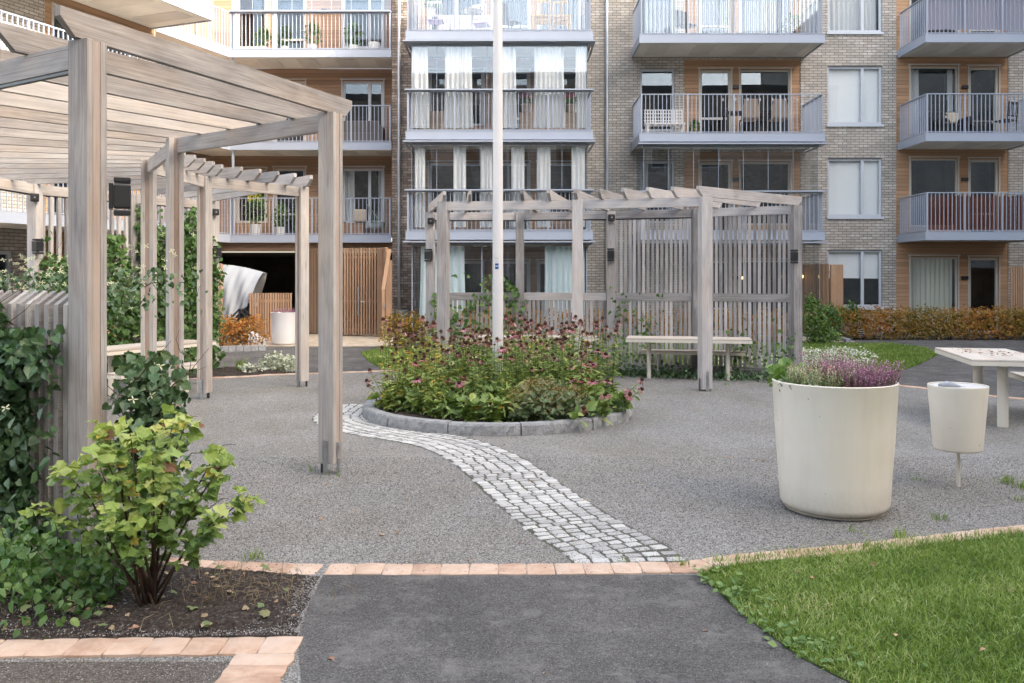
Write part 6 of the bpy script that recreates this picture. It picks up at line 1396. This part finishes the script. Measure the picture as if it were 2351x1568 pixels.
def small_table(label, c, z, h, r_, mat, sq=None, name='table'):
    t = thing(name, label, 'table', (c[0], c[1], z)); m = MB()
    if sq: m.box((c[0], c[1], z + h - .02), (sq[0], sq[1], .04))
    else: m.lathe([(.001, h - .02), (r_, h - .02), (r_, h), (.001, h)], (c[0], c[1], z), 28)
    build(m, 'table_top', M[mat], t)
    for a in range(4 if sq else 3):
        m = MB()
        if sq: x = (a % 2 * 2 - 1) * (sq[0] / 2 - .04); y = (a // 2 * 2 - 1) * (sq[1] / 2 - .04); m.box((c[0] + x, c[1] + y, z + h / 2 - .02), (.05, .05, h - .04))
        else: b = a * 2.09 + .4; m.tube([(c[0] + math.cos(b) * .05, c[1] + math.sin(b) * .05, z + h - .03), (c[0] + math.cos(b) * .03, c[1] + math.sin(b) * .03, z + h * .5), (c[0] + math.cos(b) * .24, c[1] + math.sin(b) * .24, z)], .012, 6)
        build(m, 'leg', M[mat], t)
    return t
def potplant(label, c, z, r_, h, pot='white', mat='vinelight', n=220, size=.07, tpl='ovate', name='potted_plant'):
    t = thing(name, label, 'plant', (c[0], c[1], z)); m = MB(); ph = r_ * 1.1; m.lathe([(.001, 0), (r_ * .45, 0), (r_ * .6, ph), (r_ * .54, ph), (.001, ph * .9)], (c[0], c[1], z), 16); build(m, 'pot', M[pot], t, smooth='auto')
    shrub(None, None, None, (c[0], c[1], z + ph * .9), [(0, 0, h * .5, r_, r_ * .9, h * .45), (r_ * .3, 0, h * .8, r_ * .6, r_ * .6, h * .25)], n, size, tpl, mat, parent=t, stems=3, stem_r=.005, rmean=.4); return t
z3 = FL[3]; z2 = FL[2]; z1 = FL[1]
chair('white bistro chair with lilac seat at the left end of the top bay balcony', (-2.1, 24.0), 3.1, z3, 'white', 'purple', group='lilac bistro chairs'); chair('white bistro chair with lilac seat right of the round table, top bay balcony', (-.85, 24.3), 2.9, z3, 'white', 'purple', group='lilac bistro chairs')
small_table('round white bistro table behind the rails of the top bay balcony', (-1.1, 23.85), z3, .72, .30, 'white')
chair('black mesh office chair just right of the flagpole on the top bay balcony', (-.05, 24.1), 2.2, z3, 'black', 'black', kind='solid')
chair('blond wooden chair, left of two, on the top bay balcony', (.85, 24.0), 3.14, z3, 'yellowwood', 'yellowwood', back=.5, group='blond wooden chairs'); chair('blond wooden chair, right of two, on the top bay balcony', (1.35, 24.05), 3.0, z3, 'yellowwood', 'yellowwood', back=.5, group='blond wooden chairs')
small_table('blond wooden dining table behind its two chairs, top bay balcony', (1.1, 24.6), z3, .74, 0, 'yellowwood', sq=(1.1, .6))
t = thing('cabinet', 'quilted white cabinet back on the top bay balcony', 'cabinet', (-1.5, 24.9, z3)); m = MB(); m.bx(-2.1, -.6, 24.7, 25.1, z3 + .05, z3 + .85); build(m, 'body', M['white'], t, bevel=.02); m = MB()
for i in range(5): m.bx(-2.05 + i * .29, -1.79 + i * .29, 24.67, 24.699, z3 + .1, z3 + .8)
build(m, 'front_panel', M['white'], t, bevel=.01)
def sofa(label, c, z, w_, mat='sofa', rot=0):
    t = thing('sofa', label, 'sofa', (c[0], c[1], z)); m = MB(); m.bx(c[0] - w_ / 2, c[0] + w_ / 2, c[1] - .35, c[1] + .3, z + .12, z + .40); build(m, 'seat', M[mat], t, bevel=.04); m = MB(); m.bx(c[0] - w_ / 2, c[0] + w_ / 2, c[1] + .18, c[1] + .38, z + .401, z + .85); build(m, 'backrest', M[mat], t, bevel=.05)
    for s_ in (-1, 1): m = MB(); m.bx(c[0] + s_ * w_ / 2 - .0, c[0] + s_ * (w_ / 2 + .14), c[1] - .35, c[1] + .36, z + .05, z + .62); build(m, 'armrest', M[mat], t, bevel=.04)
sofa('beige two-seat sofa behind the curtains of the upper glazed balcony', (-1.9, 24.7), z2, 1.3, 'wicker')
sofa('dark grey wicker sofa on the left recessed balcony', (-4.7, 26.2), z2, 1.4)
def geranium(label, x):
    t = potplant(label, (x, 23.58), z2 + .55, .20, .22, 'wicker', 'vinelight', 160, .05, name='geranium'); P, d = blob_points(90, [(x, 23.56, z2 + 1.0, .16, .12, .09)]); m = MB(); put_leaves(m, 'petal', P, np.full(90, .05), rdir(90), rnorm(90, .3), rng.uniform(0, 1, 90)); build(m, 'blossom', M['pink'], t)
    m = MB(); m.box((x, 23.62, z2 + .28), (.3, .2, .53)); build(m, 'stand', M['wicker'], t)
geranium('pink geranium left of the widest curtain', ex(1205, 23.58)); geranium('pink geranium near the right corner of the upper glazed balcony', ex(1310, 23.58))
# middle column balcony 2
t = thing('bench', 'white lattice garden bench at the left end of the open middle balcony', 'bench', (4.25, 24.6, z2)); m = MB(); m.bx(3.75, 4.85, 24.35, 24.75, z2 + .38, z2 + .42); build(m, 'seat', M['white'], t)
m = MB()
for i in range(15): m.bx(3.77 + i * .075, 3.80 + i * .075, 24.77, 24.79, z2 + .44, z2 + .84)
for z in (.44, .54, .64, .74, .84): m.bx(3.75, 4.85, 24.765, 24.795, z2 + z, z2 + z + .02)
build(m, 'backrest', M['white'], t)
for x in (3.8, 4.8):
    for y in (24.4, 24.7): m = MB(); m.bx(x - .025, x + .025, y - .025, y + .025, z2, z2 + .38); build(m, 'leg', M['white'], t)
potplant('small green potted plant beside the white bench', (5.15, 24.7), z2, .17, .35)
chair('tan fabric armchair, left of two, at the black balcony table', (6.55, 24.1), 3.1, z2, 'black', 'wicker', back=.52, kind='solid', group='tan fabric chairs'); chair('tan fabric armchair, right of two, at the black balcony table', (7.35, 24.1), 3.1, z2, 'black', 'wicker', back=.52, kind='solid', group='tan fabric chairs')
small_table('black balcony table behind the tan chairs', (6.85, 24.6), z2, .74, 0, 'black', sq=(1.7, .55))
def bulbs(label, p0, p1, n, sag=.06):
    t = thing('string_lights', label, 'lights', tuple(p0)); m = MB(); p0 = Vector(p0); p1 = Vector(p1); pts = [p0.lerp(p1, i / 24) - Vector((0, 0, sag * abs(math.sin(i / 24 * math.pi * n / 2)))) for i in range(25)]; m.tube(pts, .004, 5); build(m, 'cable', M['black'], t)
    for i in range(n):
        q = p0.lerp(p1, (i + .5) / n) - Vector((0, 0, sag)); m = MB(); m.lathe([(.001, -.09), (.02, -.075), (.027, -.05), (.018, -.02), (.012, 0), (.001, 0)], tuple(q), 10); build(m, 'bulb', M['white'], t, smooth=True)
bulbs('string of clear bulbs hung inside the middle balcony rail', (5.6, 23.8, z2 + 1.05), (8.3, 23.8, z2 + 1.05), 8); bulbs('string of bulbs along the top right balcony rail', (11.3, 23.55, z3 + 1.12), (14.3, 23.55, z3 + 1.12), 6, .04)
chair('dark chair at the left of the top middle balcony', (4.9, 24.4), .6, z3, 'black', 'black', kind='solid'); potplant('green plant on the top middle balcony', (7.8, 24.4), z3, .25, .5, 'black')
# right column
m = MB(); cm = curtain_mesh(Fr(0, 23.74, 1, 0), 11.35, 14.25, 0, z3 + .16, z3 + 1.07, 9, .012); build(cm, 'privacy_screen', M['screen'], smooth=True, label='lilac-grey fabric screen tied behind the top right balcony rail', cat='screen')
mb = MB(); n_ = 130
for i in range(n_): x = 11.35 + i * 2.95 / n_; mb.tube([(x, 23.73, z1 + .06), (x + R.uniform(-.01, .01), 23.73, z1 + 1.0 + R.uniform(-.04, .02))], .010, 4, cap=False)
build(mb, 'reed_screen', M['reed'], label='reddish reed screen behind the lowest right balcony rail', cat='screen')
chair('black garden chair near the left corner of the middle right balcony', (11.9, 24.2), 2.6, z2, 'black', 'black', kind='slat', group='black garden chairs'); chair('black garden chair right of the beige cushion, middle right balcony', (13.75, 24.3), 3.6, z2, 'black', 'black', kind='slat', group='black garden chairs')
small_table('black low table on the middle right balcony', (12.9, 24.3), z2, .40, 0, 'black', sq=(.7, .5)); sofa('black outdoor sofa on the middle right balcony', (12.3, 24.75), z2, .95, 'black')
m = MB(); m.box((12.28, 24.35, z2 + .55), (.36, .12, .30)); build(m, 'cushion', M['beige'], bevel=.05, label='beige cushion propped on the black outdoor sofa', cat='cushion')
# left recess balconies
def wirechair(label, c, z, rot):
    t = thing('wire_chair', label, 'chair', (c[0], c[1], z), 'green wire armchairs'); m = MB(); e = Vector((math.cos(rot), math.sin(rot), 0)); s = Vector((-e.y, e.x, 0)); C = Vector((c[0], c[1], z))
    for i in range(13): a = math.pi * i / 12; m.tube([C + Vector((0, 0, .4)) + e * math.cos(a) * .2 + s * math.sin(a) * .2, C + e * math.cos(a) * .36 + s * math.sin(a) * .33 + Vector((0, 0, .50 + .42 * math.sin(a)))], .006, 4)
    m.tube([C + e * math.cos(math.pi * i / 16) * .36 + s * math.sin(math.pi * i / 16) * .33 + Vector((0, 0, .50 + .42 * math.sin(math.pi * i / 16))) for i in range(17)], .010, 5); build(m, 'backrest', M['greenmetal'], t)
    m = MB(); m.lathe([(.001, .39), (.22, .39), (.23, .41), (.001, .41)], tuple(C), 20); build(m, 'seat', M['greenmetal'], t)
    for a in (.7, 2.4, 3.9, 5.5): m = MB(); m.tube([C + Vector((math.cos(a) * .18, math.sin(a) * .18, .39)), C + Vector((math.cos(a) * .27, math.sin(a) * .27, 0))], .009, 5); build(m, 'leg', M['greenmetal'], t)
M['greenmetal'] = plain("green_metal", (.22, .30, .24), .5)
wirechair('green wire armchair nearest the flowers box, lowest left balcony', (-5.15, 25.8), z1, 1.3); wirechair('green wire armchair beside the brick pier, lowest left balcony', (-3.95, 25.8), z1, 1.7)
mb = MB(); mb.bx(-4.95, -4.35, 25.45, 25.85, z1 + .02, z1 + .36); build(mb, 'wooden_box', M['slat'], label='wooden crate with a folded cloth between the wire chairs', cat='crate')
mb = MB(); mb.box((-4.55, 26.05, z1 + .62), (.40, .12, .38)); build(mb, 'cushion', M['beige'], bevel=.05, label='pale yellow cushion behind the wooden crate', cat='cushion')
mb = MB(); mb.bx(-4.75, -3.85, 26.15, 26.45, z1 + .25, z1 + .45); build(mb, 'cushion_stack', M['zinc'], bevel=.04, label='blue seat pad under the window of the lowest left balcony', cat='cushion')
mb = MB(); mb.bx(ex(568, 26.6), ex(598, 26.6), 26.60, 26.62, 3.98, 4.36); build(mb, 'poster', M['yellow'], label='bright yellow poster hung in the left window of the lowest balcony', cat='poster')
for i, (x, y, z, r_, h, lb) in enumerate(((-7.55, 25.6, z1, .3, .95, 'leafy climbing plant at the left corner of the lowest balcony'), (-6.9, 25.9, z1, .25, .7, 'bushy tomato plant left of the yellow poster'), (-6.25, 25.6, z1, .25, 1.0, 'tall pepper plant below the yellow poster'), (-7.4, 25.8, z3, .22, .55, 'flowering plant at the left of the top left balcony'), (-6.7, 25.7, z3, .2, .6, 'second plant along the top left balcony'), (-5.9, 25.7, z3, .25, .65, 'white-potted green plant in the centre of the top left balcony'), (-4.7, 25.8, z3, .25, .7, 'tall fern right of centre on the top left balcony'), (-2.25, 24.4, z3 + .75, .18, .3, 'sprig in a vase above the lilac chair'))):
    potplant(lb, (x, y), z, r_, h, 'greenplastic' if i == 2 else 'white', 'vinelight', 320, .075)
mb = MB(); mb.lathe([(.001, 0), (.18, 0), (.18, .3), (.001, .3)], (-4.05, 25.6, z3), 24); build(mb, 'side_table', M['white'], smooth='auto', label='white drum stool at the right end of the top left balcony', cat='stool')
mb = MB(); mb.lathe([(.001, 0), (.035, .04), (.05, .10), (.075, .20), (.012, .42), (.02, .43), (.001, .5)], (ex(413, 22.9), 22.9, z2 + .0 + 1.15), 12); t = thing('parasol', 'folded dark grey parasol on the corner balcony', 'parasol', (ex(413, 22.9), 22.9, z2)); build(mb, 'canopy', M['black'], t, smooth=True); mb = MB(); mb.tube([(ex(413, 22.9), 22.9, z2), (ex(413, 22.9), 22.9, z2 + 1.2)], .02, 8); build(mb, 'pole', M['galv'], t)
# lit pendant bulbs in the ground floor glazing
for i, (u, v) in enumerate(((1704, 638), (1722, 642), (1842, 635), (1869, 637))):
    q = PX(u, v, 24.5); t = thing('pendant_bulb', 'small glowing bulb in the ground floor glazing, ' + ['leftmost of four', 'second from left', 'third from left', 'rightmost of four'][i], 'lamp', tuple(q), 'glowing bulbs in the ground floor glazing'); m = MB(); m.lathe([(.001, -.05), (.03, -.02), (.03, .03), (.001, .05)], tuple(q), 12); build(m, 'bulb', M['bulb'], t, smooth=True); m = MB(); m.tube([q + Vector((0, 0, .05)), (q.x, q.y, 2.6)], .004, 4); build(m, 'cord', M['black'], t)
